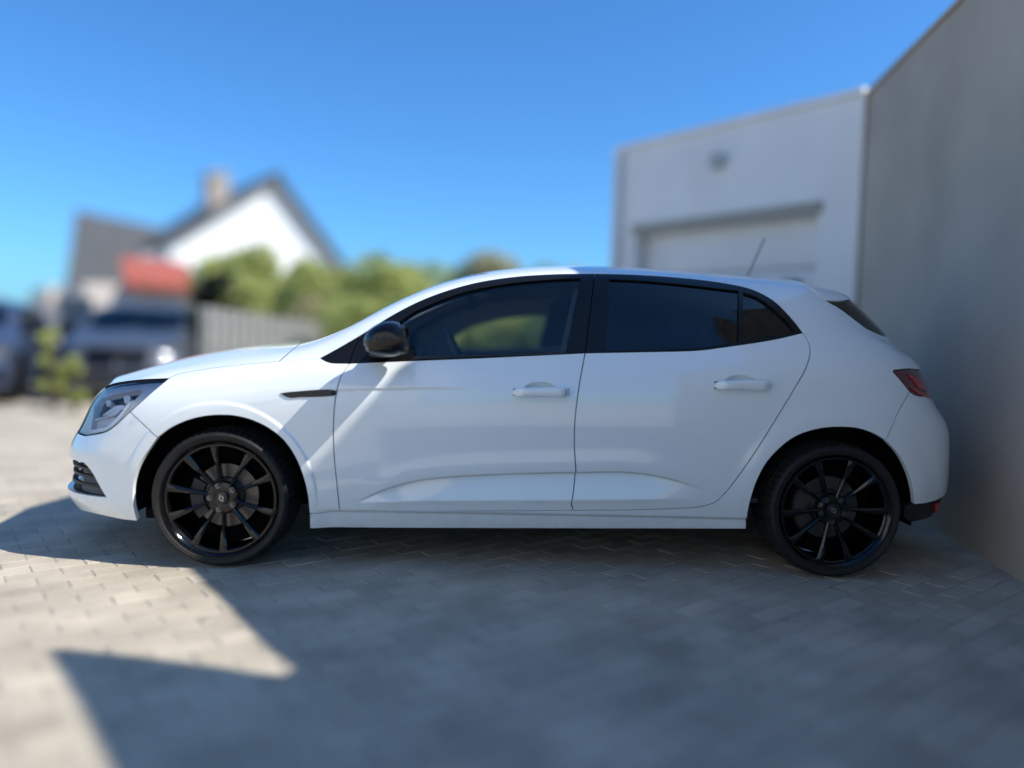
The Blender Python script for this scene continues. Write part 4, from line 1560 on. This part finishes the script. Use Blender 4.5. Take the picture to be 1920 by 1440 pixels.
M_BARK = mat('bark', (0.10, 0.08, 0.06), rough=0.95, noise=0.3, nscale=20)


def block_mat(name, island):
    m = bpy.data.materials.new(name)
    m.use_nodes = True
    n = m.node_tree
    b = n.nodes['Principled BSDF']
    b.inputs['Roughness'].default_value = 0.88
    if island:
        g = n.nodes.new('ShaderNodeNewGeometry'); rnd = g.outputs['Random Per Island']
    else:
        g = n.nodes.new('ShaderNodeObjectInfo'); rnd = g.outputs['Random']
    cr = n.nodes.new('ShaderNodeValToRGB')
    cr.color_ramp.elements[0].color = (0.38, 0.33, 0.255, 1)
    cr.color_ramp.elements[1].color = (0.47, 0.41, 0.32, 1)
    n.links.new(rnd, cr.inputs[0])
    geo = n.nodes.new('ShaderNodeNewGeometry')
    nz = n.nodes.new('ShaderNodeTexNoise'); nz.inputs['Scale'].default_value = 3.0; nz.inputs['Detail'].default_value = 8
    n.links.new(geo.outputs['Position'], nz.inputs['Vector'])
    mr = n.nodes.new('ShaderNodeMapRange'); mr.inputs[1].default_value = .3; mr.inputs[2].default_value = .7; mr.inputs[3].default_value = .78; mr.inputs[4].default_value = 1.18
    n.links.new(nz.outputs[0], mr.inputs[0])
    nz2 = n.nodes.new('ShaderNodeTexNoise'); nz2.inputs['Scale'].default_value = 160; nz2.inputs['Detail'].default_value = 4
    n.links.new(geo.outputs['Position'], nz2.inputs['Vector'])
    mr2 = n.nodes.new('ShaderNodeMapRange'); mr2.inputs[1].default_value = .3; mr2.inputs[2].default_value = .7; mr2.inputs[3].default_value = .85; mr2.inputs[4].default_value = 1.15
    n.links.new(nz2.outputs[0], mr2.inputs[0])
    mm = n.nodes.new('ShaderNodeMath'); mm.operation = 'MULTIPLY'
    n.links.new(mr.outputs[0], mm.inputs[0]); n.links.new(mr2.outputs[0], mm.inputs[1])
    mx = n.nodes.new('ShaderNodeMix'); mx.data_type = 'RGBA'; mx.blend_type = 'MULTIPLY'; mx.inputs[0].default_value = 1
    n.links.new(cr.outputs[0], mx.inputs[6]); n.links.new(mm.outputs[0], mx.inputs[7])
    n.links.new(mx.outputs[2], b.inputs['Base Color'])
    bp = n.nodes.new('ShaderNodeBump'); bp.inputs['Strength'].default_value = .5; bp.inputs['Distance'].default_value = .002
    n.links.new(nz2.outputs[0], bp.inputs['Height']); n.links.new(bp.outputs[0], b.inputs['Normal'])
    return m


M_BLOCK = block_mat('paving_block', False)
M_BLOCKS = block_mat('paving_blocks_joined', True)

# ---- ground
gnd = mesh_obj('ground', [(-400, -200, -.02), (400, -200, -.02), (400, 900, -.02), (-400, 900, -.02)], [(0, 1, 2, 3)], M_GROUND)
tag(gnd, kind='structure')
PAV = (-9.0, 9.0, -3.0, 14.0)
pav = mesh_obj('pavement', [(PAV[0], PAV[2], -.0022), (PAV[1], PAV[2], -.0022), (PAV[1], PAV[3], -.0022), (PAV[0], PAV[3], -.0022)], [(0, 1, 2, 3)], M_SAND)
tag(pav, kind='structure')
BL, BW = .20, .10
pang = math.radians(38)
ca, sa = math.cos(pang), math.sin(pang)


def block_geo(l, w, h, g=.0022, ch=.003):
    a, b = l / 2 - g, w / 2 - g
    v = []
    for (s, z) in ((0, -.012), (0, h - ch), (ch, h)):
        v += [(-a + s, -b + s, z), (a - s, -b + s, z), (a - s, b - s, z), (-a + s, b - s, z)]
    f = [(8, 9, 10, 11)]
    for k in (0, 4):
        for i in range(4):
            j = (i + 1) % 4
            f.append((k + i, k + j, k + 4 + j, k + 4 + i))
    return np.array(v), f


bv, bf = block_geo(BL, BW, 0)
cells = []
R_ = 20
for i in range(-120, 120):
    for j in range(-240, 240):
        # running bond turned diagonally
        u = (i + .5 * (j % 2)) * BL; w_ = j * BW
        x = ca * u - sa * w_; y = sa * u + ca * w_ + 5
        if PAV[0] + .12 < x < PAV[1] - .12 and PAV[2] + .12 < y < PAV[3] - .12:
            if x > 2.48 + .14 * (y - 3.46) and y < 6.2: continue
            cells.append((x, y))
vis = []
for k, (x, y) in enumerate(cells):
    if y < 1.2: continue
    if y > 3.2 and -2.0 < x < 2.2: continue
    if y > 4.5: continue
    u, v = proj((x, y, 0))
    if -20 < u < 1940 and v < 1470: vis.append((y, k))
vis.sort()
named = {k for _, k in vis[:300]}
bme = bpy.data.meshes.new('paving_block')
bme.from_pydata([tuple(v) for v in bv], [], bf); bme.materials.append(M_BLOCK); bme.update()
V_, F_ = [], []
rr = random.Random(3)
nb = 0
for k, (x, y) in enumerate(cells):
    dz = rr.uniform(-.0015, .001); tx = rr.uniform(-.006, .006); ty = rr.uniform(-.010, .010); da = rr.uniform(-.012, .012)
    if k in named:
        o = bpy.data.objects.new('paving_block', bme); COL.objects.link(o); o.parent = pav
        o.location = (x, y, dz); o.rotation_euler = (tx, ty, pang + da)
    else:
        c2, s2 = math.cos(pang + da), math.sin(pang + da)
        p = bv.copy()
        p[:, 2] += dz + p[:, 0] * ty + p[:, 1] * tx
        V_.append(np.stack([x + c2 * p[:, 0] - s2 * p[:, 1], y + s2 * p[:, 0] + c2 * p[:, 1], p[:, 2]], 1))
        F_ += [tuple(i + 12 * nb for i in f) for f in bf]; nb += 1
blk = mesh_obj('paving_blocks', np.vstack(V_).tolist(), F_, M_BLOCKS, parent=pav)
blk['kind'] = 'stuff'


def wall_x(y): return 2.3 + .14 * (y - 3.46)


# ---- grey rendered building on the right, its parapet is added, unseen, and shaped to throw the shadow over the car
gb = empty('grey_building', (wall_x(2), 2, 0))
tag(gb, 'grey rendered building close behind the parked hatchback at the right edge', 'building')
def rel(p, base): return Vector(p) - Vector(base)
Y0, Y1, H0 = -0.6, 6.0, 2.93
bm = bmesh.new()
add_prism(bm, [(Y0, -.05), (Y1, -.05), (Y1, H0), (4.05, H0), (.25, H0), (Y0, H0)], lambda a, b, d: (wall_x(a) + d - gb.location.x, a - gb.location.y, b), 0, 5.0)
bm_obj('wall', bm, M_GREYWALL, gb, smooth=False)
prof = [(4.05, H0), (3.17, 3.60), (3.05, 3.50), (2.64, 3.86), (2.53, 3.79), (2.40, 3.93), (2.02, 3.47), (1.74, 3.15), (1.63, 2.99), (1.56, 3.00), (1.55, 3.16), (1.545, 3.53), (1.53, 3.87), (1.24, 3.47), (1.03, 3.20), (.82, H0)]
bm = bmesh.new()
add_prism(bm, prof, lambda a, b, d: (wall_x(a) + d - gb.location.x, a - gb.location.y, b), 0.003, .12)
bm_obj('shadow_caster', bm, M_GREYWALL, gb, smooth=False)
bm = bmesh.new()
add_prism(bm, [(4.05, H0), (6.04, H0), (6.04, H0 + .03), (4.05, H0 + .03)], lambda a, b, d: (wall_x(a) + d - gb.location.x, a - gb.location.y, b), -.02, .3)
bm_obj('coping', bm, M_GREYWALL, gb, smooth=False)

# ---- white garage
cA = on_ground(1622, 176, H0); cB = on_ground(1161, 285, H0)
cA.z = cB.z = 0
fd_ = (cB - cA).normalized(); fl = (cB - cA).length
fn_ = Vector((-fd_.y, fd_.x, 0))
if fn_.y > 0: fn_ = -fn_                       # towards the camera


def facade_hit(u, v):
    d = Vector(ray(u, v)); o = Vector(CPOS)
    t = (cA - o).dot(fn_) / d.dot(fn_)
    p = o + d * t
    return (p - cA).dot(fd_), p.z


ga = empty('garage', cA)
ga.rotation_euler = (0, 0, math.atan2(fd_.y, fd_.x))
tag(ga, 'white rendered garage with a wide sectional door behind the car roof', 'garage')
# local frame: x along the facade, +y = away or towards camera depending on the handedness
sgn = 1 if Vector((-fd_.y, fd_.x, 0)).dot(fn_) > 0 else -1    # local +y direction vs camera-facing normal
def gp(a, b, d): return (a, -sgn * d, b)                       # d = depth behind the facade
l0, zt0 = facade_hit(1535, 396); l1, zt1 = facade_hit(1192, 441)
DW0, DW1 = sorted((l0, l1)); DH = (zt0 + zt1) / 2
bm = bmesh.new()
def boxp(bm, a0, a1, b0, b1, d0, d1): add_prism(bm, [(a0, b0), (a1, b0), (a1, b1), (a0, b1)], gp, d0, d1)
boxp(bm, 0.0, DW0, -.05, DH, 0, .25)
boxp(bm, DW1, fl, -.05, DH, 0, .25)
boxp(bm, 0.0, fl, DH, H0, 0, .25)
bmesh.ops.remove_doubles(bm, verts=bm.verts, dist=1e-5)
bm_obj('wall', bm, M_WHITEWALL, ga, smooth=False)
bm = bmesh.new(); boxp(bm, fl - .22, fl, -.05, H0, .253, 5.0); bm_obj('wall', bm, M_WHITEWALL, ga, smooth=False)
bm = bmesh.new(); boxp(bm, 0.02, fl - .22, H0 - .2, H0, .253, 5.0); bm_obj('roof', bm, M_CORNICE, ga, smooth=False)
bm = bmesh.new(); boxp(bm, -.0, fl + .03, H0 + .001, H0 + .05, -.03, .3); bm_obj('coping', bm, M_WHITEWALL, ga, smooth=False)
bm = bmesh.new(); boxp(bm, DW0 - .03, DW1 + .03, DH - .002, DH + .085, -.035, -.003); bm_obj('lintel', bm, M_LINTEL, ga, smooth=False)
ns = 5
gd = None
for k in range(ns):
    z0 = DH * k / ns + .006; z1 = DH * (k + 1) / ns - .006
    bm = bmesh.new()
    vs = add_box(bm, (0, 0, 0), (DW1 - DW0 - .02, .05, z1 - z0), bevel=.012)
    bmesh.ops.translate(bm, vec=gp((DW0 + DW1) / 2, (z0 + z1) / 2, .17), verts=bm.verts)
    o = bm_obj('garage_door_panel', bm, M_DOORPANEL, ga, angle=30)
bm = bmesh.new(); boxp(bm, DW0, DW1, 0, DH, .21, .22); bm_obj('door_backing', bm, M_DKMETAL, ga, smooth=False)
va, vz = facade_hit(1350, 303)
bm = bmesh.new()
bmesh.ops.create_cone(bm, cap_ends=True, segments=24, radius1=.075, radius2=.06, depth=.07, matrix=Matrix.Translation(gp(va, vz, -.035)) @ Matrix.Rotation(math.radians(90), 4, 'X'))
bm_obj('wall_lamp', bm, M_VENT, ga, angle=40)
va, vz = facade_hit(1470, 528)
bm = bmesh.new(); add_box(bm, gp(va, vz - .03, .10), (.16, .10, .10), bevel=.02)
o = bm_obj('meter_box', bm, M_DKMETAL, ga, angle=40)
bm = bmesh.new(); add_tube(bm, [gp(fl - .03, 0.0, -.05), gp(fl - .03, H0, -.05)], .04, 12)
bm_obj('downpipe', bm, M_WHITEWALL, ga)

# ---- white gabled house, far left
HK, HX0 = .75, -7.8                       # the fronts face the camera's right, towards the sun


def P2(u, v, Y):
    """(distance along x, height) on the slanted front plane y = Y + HK (x - HX0 Y / 26)"""
    d = ray(u, v); x0 = HX0 * Y / 26.0
    t = (Y - HK * x0) / (d[1] - HK * d[0])
    p = CPOS + d * t
    return (p[0], p[2])


def hitp(u, v, Yb, off):
    d = ray(u, v); x0 = HX0 * Yb / 26.0; q = off * math.hypot(1, HK)
    t = (Yb + q - HK * x0) / (d[1] - HK * d[0])
    return Vector(CPOS + d * t)


def slant(a, d, Y):
    """front plane point at x = a, pushed back d - Y behind it"""
    L = math.hypot(1, HK)
    return a - (d - Y) * HK / L, Y + HK * (a - HX0 * Y / 26.0) + (d - Y) / L


def prism_part(name, px, Y, th, m, parent, base=(0, 0)):
    bm = bmesh.new()
    Yb = 26.0 if Y > 22 else 17.0
    def fn(a, b, d):
        x, y = slant(a, d, Yb)
        return (x - parent.location.x, y - parent.location.y, b)
    add_prism(bm, [P2(u, v, Yb) for u, v in px], fn, Y, Y + th)
    return bm_obj(name, bm, m, parent, smooth=False)


HY = 26.0
ho = empty('gabled_house', (at(520, 600, HY).x, HY, 0))
tag(ho, 'white gabled house with dark roof edges and a brick chimney, above the hedge', 'house')
zg = [P2(515, 336, HY), P2(680, 552, HY), P2(330, 443, HY)]
bm = bmesh.new()
gx = lambda a, b, d: (slant(a, d, HY)[0] - ho.location.x, slant(a, d, HY)[1] - ho.location.y, b)
add_prism(bm, [P2(515, 334, HY), P2(668, 538, HY), (P2(668, 560, HY)[0], -.05), (P2(318, 560, HY)[0], -.05), P2(318, 452, HY)], gx, HY, HY + 9)
bm_obj('wall', bm, M_HOUSEW, ho, smooth=False)
for (a, b) in (((513, 324), (700, 574)), ((517, 324), (305, 452))):
    p, q = Vector((*P2(*a, HY),)), Vector((*P2(*b, HY),))
    dn = (q - p).normalized(); nn = Vector((-dn.y, dn.x))
    if nn.y < 0: nn = -nn
    t_ = .20
    poly = [tuple(p - nn * .16), tuple(q - nn * .16), tuple(q + nn * .0), tuple(p + nn * .0)]
    bm = bmesh.new(); add_prism(bm, poly, gx, HY - .35, HY + 9.3)
    bm_obj('roof', bm, M_ROOFGREY, ho, smooth=False)
# wing with a big dark roof
bm = bmesh.new()
A = hitp(142, 393, HY, 4.5); B = hitp(345, 436, HY, 4.5); Cc = hitp(345, 575, HY, .8); Dd = hitp(118, 560, HY, .8)
vsr = [A, B, Cc, Dd]
vv = [bm.verts.new((p.x - ho.location.x, p.y - ho.location.y, p.z)) for p in vsr] + [bm.verts.new((p.x - ho.location.x, p.y - ho.location.y + .1, p.z - .2)) for p in vsr]
for f in ((0, 1, 2, 3), (7, 6, 5, 4), (0, 3, 7, 4), (1, 5, 6, 2), (0, 4, 5, 1), (3, 2, 6, 7)): bm.faces.new([vv[i] for i in f])
bm_obj('wing_roof', bm, M_ROOFGREY, ho, smooth=False)
bm = bmesh.new(); add_prism(bm, [(P2(125, 500, HY + .5)[0], -.05), (P2(330, 500, HY + .5)[0], -.05), (P2(330, 500, HY + .5)[0], 2.2), (P2(125, 500, HY + .5)[0], 2.2)], gx, HY + 1.6, HY + 7)
bm_obj('wing_wall', bm, M_CREAM, ho, smooth=False)
prism_part('chimney', [(413, 318), (452, 318), (452, 395), (413, 418)], HY + 1.2, .8, M_BRICK, ho)
prism_part('chimney_cap', [(409, 310), (456, 310), (456, 318), (409, 318)], HY + 1.15, .9, M_CORNICE, ho)
for (u0, v0, u1, v1) in ((420, 480, 455, 530),):
    w_ = prism_part('window', [(u0, v0), (u1, v0), (u1, v1), (u0, v1)], HY - .06, .055, M_CORNICE, ho)
    w2 = prism_part('pane', [(u0 + 3, v0 + 3), (u1 - 3, v0 + 3), (u1 - 3, v1 - 3), (u0 + 3, v1 - 3)], HY - .075, .012, M_PANE, ho)
    w2.parent = w_
# ---- red-roofed outbuilding
OY = 17.0
ob = empty('outbuilding', (at(290, 600, OY).x, OY, 0))
tag(ob, 'small cream outbuilding with a red tiled roof in front of the dark house roof', 'outbuilding')
gx2 = lambda a, b, d: (slant(a, d, OY)[0] - ob.location.x, slant(a, d, OY)[1] - ob.location.y, b)
xL, xR = P2(158, 540, OY)[0], P2(362, 540, OY)[0]
bm = bmesh.new(); add_prism(bm, [(xL, -.05), (xR, -.05), (xR, P2(300, 532, OY)[1]), (xL, P2(200, 532, OY)[1])], gx2, OY, OY + 3.5)
bm_obj('wall', bm, M_CREAM, ob, smooth=False)
bm = bmesh.new()
A = hitp(226, 480, OY, 1.5); B = hitp(348, 492, OY, 1.5); Cc = hitp(380, 536, OY, -.25); Dd = hitp(234, 526, OY, -.25)
pts = [A, B, Cc, Dd]
vv = [bm.verts.new((p.x - ob.location.x, p.y - ob.location.y, p.z)) for p in pts] + [bm.verts.new((p.x - ob.location.x, p.y - ob.location.y + .02, p.z - .14)) for p in pts]
for f in ((0, 1, 2, 3), (7, 6, 5, 4), (0, 3, 7, 4), (1, 5, 6, 2), (0, 4, 5, 1), (3, 2, 6, 7)): bm.faces.new([vv[i] for i in f])
bm_obj('roof', bm, M_ROOFRED, ob, smooth=False)
dd = prism_part('dormer', [(296, 462), (330, 462), (332, 498), (294, 498)], OY + 1.6, .9, M_CORNICE, ob)

# ---- board fences
def fence(name, label, a, b, h0, h1, bw, gap, group=None, base=0.0, m=M_FENCE):
    a = Vector(a); b = Vector(b)
    d = (b - a); L = d.length; d.normalize()
    e = empty(name, (a.x, a.y, 0), math.atan2(d.y, d.x))
    tag(e, label, 'fence', group)
    n = int(L / (bw + gap))
    me = None
    for i in range(n):
        x = (i + .5) * (bw + gap)
        h = h0 + (h1 - h0) * x / L
        bm = bmesh.new(); add_box(bm, (0, 0, .5), (bw, .02, 1.0))
        if me is None:
            o = bm_obj('board', bm, m, e, smooth=False); me = o.data
        else:
            bm.free(); o = bpy.data.objects.new('board', me); o.parent = e; COL.objects.link(o)
        o.location = (x, 0, base + rr.uniform(0, .01)); o.scale = (1, 1, h - base)
    for z in (.35, .85):
        bm = bmesh.new(); add_box(bm, (L / 2, .03, (h0 + h1) / 2 * z), (L, .04, .07)); bm_obj('rail', bm, m, e, smooth=False)
    for x in np.arange(0, L + .01, 2.0):
        bm = bmesh.new(); add_box(bm, (x, .065, h0 * .5), (.09, .06, h0)); bm_obj('post', bm, m, e, smooth=False)
    return e


f0 = on_ground(370, 700, 0)
def hp(u, v, Y): p = at(u, v, Y); return (p.x, p.y, 0), p.z
pa, ha = hp(385, 575, 9.3); pb, hb = hp(650, 612, 10.6)
fence('board_fence', 'pale grey vertical board fence running behind the bonnet below the hedge', pa, pb, ha, hb, .10, .02)
pa, ha = hp(112, 556, 13.0); pb, hb = hp(176, 558, 12.2)
fence('board_fence', 'short pale board fence at the left beside the yellow-green plant', pa, pb, ha, hb, .10, .025)

# ---- foliage
def leaf_mat(name, c0, c1, rough=.6):
    m = bpy.data.materials.new(name); m.use_nodes = True
    n = m.node_tree; b = n.nodes['Principled BSDF']
    g = n.nodes.new('ShaderNodeNewGeometry')
    cr = n.nodes.new('ShaderNodeValToRGB')
    cr.color_ramp.elements[0].color = (*c0, 1); cr.color_ramp.elements[1].color = (*c1, 1)
    n.links.new(g.outputs['Random Per Island'], cr.inputs[0]); n.links.new(cr.outputs[0], b.inputs['Base Color'])
    b.inputs['Roughness'].default_value = rough
    tl = n.nodes.new('ShaderNodeBsdfTranslucent'); n.links.new(cr.outputs[0], tl.inputs[0])
    mx = n.nodes.new('ShaderNodeMixShader'); mx.inputs[0].default_value = .35
    out = n.nodes['Material Output']
    n.links.new(b.outputs[0], mx.inputs[1]); n.links.new(tl.outputs[0], mx.inputs[2]); n.links.new(mx.outputs[0], out.inputs[0])
    return m


M_LEAFY = leaf_mat('leaf_yellow_green', (0.30, 0.34, 0.08), (0.60, 0.62, 0.22))
M_LEAFG = leaf_mat('leaf_green', (0.24, 0.29, 0.07), (0.52, 0.56, 0.19))
M_LEAFB = leaf_mat('leaf_brownish', (0.28, 0.26, 0.12), (0.52, 0.48, 0.26))
M_LEAFSHADE = leaf_mat('leaf_shade', (0.006, 0.012, 0.005), (0.02, 0.035, 0.012))  # near-black leaves, the shade of the hedge gap put into their colour
NRG = np.random.default_rng(11)


def bush(name, label, cat, x, y, w, h, m, n=5000, leaf=.07, lobes=26, group=None, tall=False, dens=.35):
    e = empty(name, (x, y, 0)); tag(e, label, cat, group)
    NRG = np.random.default_rng(int(abs(x) * 1000 + y * 77) % 99991)
    L = []
    for i in range(lobes):
        a = NRG.uniform(0, 2 * math.pi); q = NRG.uniform(0, 1) ** .6
        z = NRG.uniform(.10, .90) * h
        sh = 1.0 if not tall else (1 - .5 * z / h)
        ww = w * .5 * (1 - .35 * (z / h) ** 2) * sh
        L.append((ww * q * math.cos(a) * .85, ww * q * math.sin(a) * .7, z, NRG.uniform(.2, .36) * min(w, h) * .55))
    L = np.array(L)
    k = NRG.integers(0, lobes, n)
    d = NRG.normal(size=(n, 3)); d /= np.linalg.norm(d, axis=1, keepdims=True)
    r = NRG.uniform(dens, 1.12, n) ** .5
    c = L[k, :3] + d * (L[k, 3] * r)[:, None]
    c[:, 2] = np.clip(c[:, 2], .02, None)
    a1 = NRG.normal(size=(n, 3)); a1 /= np.linalg.norm(a1, axis=1, keepdims=True)
    a2 = np.cross(a1, d + NRG.normal(size=(n, 3)) * .5); a2 /= np.maximum(np.linalg.norm(a2, axis=1, keepdims=True), 1e-6)
    s = NRG.uniform(.5, 1.2, n)[:, None] * leaf
    P = np.stack([c - a1 * s, c + a2 * s * .42, c + a1 * s, c - a2 * s * .42], 1).reshape(-1, 3)
    F = (np.arange(n)[:, None] * 4 + np.arange(4)).tolist()
    o = mesh_obj('crown', P.tolist(), F, m, parent=e)
    bm = bmesh.new()
    for i in range(4):
        a = i * 1.6
        add_tube(bm, [(.03 * math.cos(a), .03 * math.sin(a), -.02), (.1 * w * math.cos(a), .1 * w * math.sin(a), h * .35), (.22 * w * math.cos(a + .3), .2 * w * math.sin(a + .3), h * .72)], [.035 * min(1, w), .025 * min(1, w), .008], 6)
    t = bm_obj('trunk', bm, M_BARK, e)
    return e


spec = [  # u centre, v top, Y, width, material, label
    (432, 468, 14.5, 1.2, M_LEAFY, 'yellow-green bush just right of the red roof'),
    (478, 456, 14.0, 1.7, M_LEAFY, 'tallest yellow-green bush, under the white gable'),
    (555, 470, 12.5, 1.7, M_LEAFY, 'leafy bush under the right end of the white gable'),
    (628, 498, 11.5, 1.5, M_LEAFY, 'low yellow-green bush beyond the base of the windscreen'),
    (700, 492, 12.0, 1.6, M_LEAFG, 'mid-green bush right of the gabled house'),
    (775, 486, 12.5, 1.7, M_LEAFY, 'yellow-green bush above the windscreen pillar'),
    (862, 477, 13.5, 1.6, M_LEAFG, 'darker green bush above the front of the car roof'),
    (940, 492, 13.0, 1.9, M_LEAFB, 'brownish-green bush that shows least above the car roof'),
    (1030, 512, 12.0, 2.2, M_LEAFG, 'green bush seen only through the front door windows'),
    (1120, 540, 11.5, 2.2, M_LEAFG, 'green bush hidden behind the rear door windows'),
]
for (u, v, Y, w_, m, lab) in spec:
    p = at(u, v, Y)
    bush('bush', lab, 'bush', p.x, Y, w_ * 1.5, p.z, m, n=14000, leaf=.065, group='bushes of the mixed hedge')
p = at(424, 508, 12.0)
bush('shade_shrub', 'shrub coloured near black for the shade in the gap between the red roof and the hedge', 'shrub', p.x, 12.0, 1.0, p.z, M_LEAFSHADE, n=9000, leaf=.11, lobes=22)
# lower front hedge row
for i, (u, v, Y, w_, m, lab) in enumerate([
        (600, 560, 11.2, 1.4, M_LEAFB, 'low brownish shrub behind the windscreen base'),
        (690, 556, 9.8, 1.5, M_LEAFG, 'low green shrub behind the windscreen pillar'),
        (790, 560, 9.6, 1.6, M_LEAFG, 'low green shrub seen through the windscreen'),
        (890, 556, 9.4, 1.6, M_LEAFG, 'low green shrub at the left of the far side window'),
        (985, 552, 9.2, 1.6, M_LEAFY, 'low yellow-green shrub in the middle of the far side window'),
        (1075, 556, 9.0, 1.6, M_LEAFG, 'low green shrub behind the door pillar')]):
    p = at(u, v, Y)
    bush('shrub', lab, 'shrub', p.x, Y, w_ * 1.2, p.z, m, n=16000, leaf=.034, group='low shrubs of the front row')
p = at(98, 600, 9.3)
bush('plant', 'narrow yellow-green plant between the two parked cars at the left', 'plant', p.x, 9.3, .34, p.z, M_LEAFY, n=1800, leaf=.05, lobes=9, tall=False)
p = at(140, 640, 9.0)
bush('plant', 'narrow dull green plant beside the dark parked car', 'plant', p.x, 9.0, .30, p.z, M_LEAFG, n=1500, leaf=.05, lobes=8)
p = at(10, 580, 30)
bush('tree', 'distant pale tree low on the left horizon', 'tree', p.x, 30, 4.5, p.z + .3, M_LEAFB, n=5000, leaf=.16)

# ---- parked cars beyond, same body style as the hatchback
def other_car(label, loc, rz, colour, glass_m):
    r = copy_tree(car)
    r.name = 'parked_car'
    r.matrix_world = Matrix.Translation(loc) @ Matrix.Rotation(rz, 4, 'Z')
    r['label'] = label; r['category'] = 'car'; r['group'] = 'cars parked at the far left'
    pm = colour
    st = list(r.children)
    while st:
        o = st.pop(); st += list(o.children)
        if o.type != 'MESH': continue
        if o.name.startswith('gap_shade_shell'): pass
        if 'label' in o.keys(): del o['label']
        for i, s in enumerate(o.material_slots):
            if s.material == M_WHITE:
                s.link = 'OBJECT'; s.material = pm
            elif s.material in (M_GLASSR, M_GLASSF, M_GLASSW):
                s.link = 'OBJECT'; s.material = glass_m
            elif s.material in (M_REFL, M_SATIN, M_CHROME):
                s.link = 'OBJECT'; s.material = M_LAMPHOUSE
    return r


M_NAVY = paint('navy_paint', (0.055, 0.063, 0.08), coat=.4)
M_BLUE = paint('blue_paint', (0.035, 0.05, 0.09), coat=.4)
M_GLASSB = glass('parked_glass', (0.55, 0.70, 0.64))
pc = on_ground(300, 770, 0)
other_car('dark blue-grey car parked beyond the bonnet of the white hatchback', (at(272, 700, 12.3).x, 12.3, 0), math.radians(106), M_NAVY, M_GLASSB)
other_car('dark blue car cut off by the left edge of the photo', (at(-60, 700, 11.0).x, 11.0, 0), math.radians(112), M_BLUE, M_GLASSB)

# ---- behind the camera: what the paint and the glass mirror
fence('board_fence', 'white picket fence behind the photographer, opposite the car', (-4.6, -.7, 0), (-.7, -5.1, 0), 1.0, 1.0, .10, .09, m=M_HOUSEW)
hb_ = empty('light_bounce_house', (-5.2, -6.0, 0), math.radians(-48)); tag(hb_, 'pale house added to bounce sunlight onto the car from behind the photographer, mirrored in the doors', 'house')  # unseen house, added so its sunlit front lights the shaded car side
bm = bmesh.new(); add_prism(bm, [(-8, -.05), (6, -.05), (6, 5.2), (-1, 8.6), (-8, 5.2)], lambda a, b, d: (a, d, b), -6, 0); bm_obj('wall', bm, M_HOUSEW, hb_, smooth=False)
bm = bmesh.new(); add_prism(bm, [(-8.3, 5.05), (-1, 8.61), (6.3, 5.05), (6.3, 5.25), (-1, 8.82), (-8.3, 5.25)], lambda a, b, d: (a, d, b), -6.2, .25); bm_obj('roof', bm, M_ROOFGREY, hb_, smooth=False)
for x in (-4.6, -1.6, 1.4):
    bm = bmesh.new(); add_box(bm, (x, .03, 1.6), (1.2, .06, 1.2)); w_ = bm_obj('window', bm, M_CORNICE, hb_, smooth=False)
    bm = bmesh.new(); add_box(bm, (x, .065, 1.6), (1.0, .01, 1.0)); bm_obj('pane', bm, M_PANE, w_, smooth=False)

for i, (x, y) in enumerate([(-4.9, -1.9), (-3.8, -3.1), (-2.7, -4.3), (-1.7, -5.5)]):
    bush('garden_shrub', ('green garden shrub at the far end of the white picket fence', 'green garden shrub behind the middle of the picket fence, farther half', 'green garden shrub behind the middle of the picket fence, nearer half', 'green garden shrub at the near end of the white picket fence')[i], 'shrub', x, y, 1.9, 1.15, M_LEAFG, n=3500, leaf=.05, group='garden shrubs behind the picket fence')
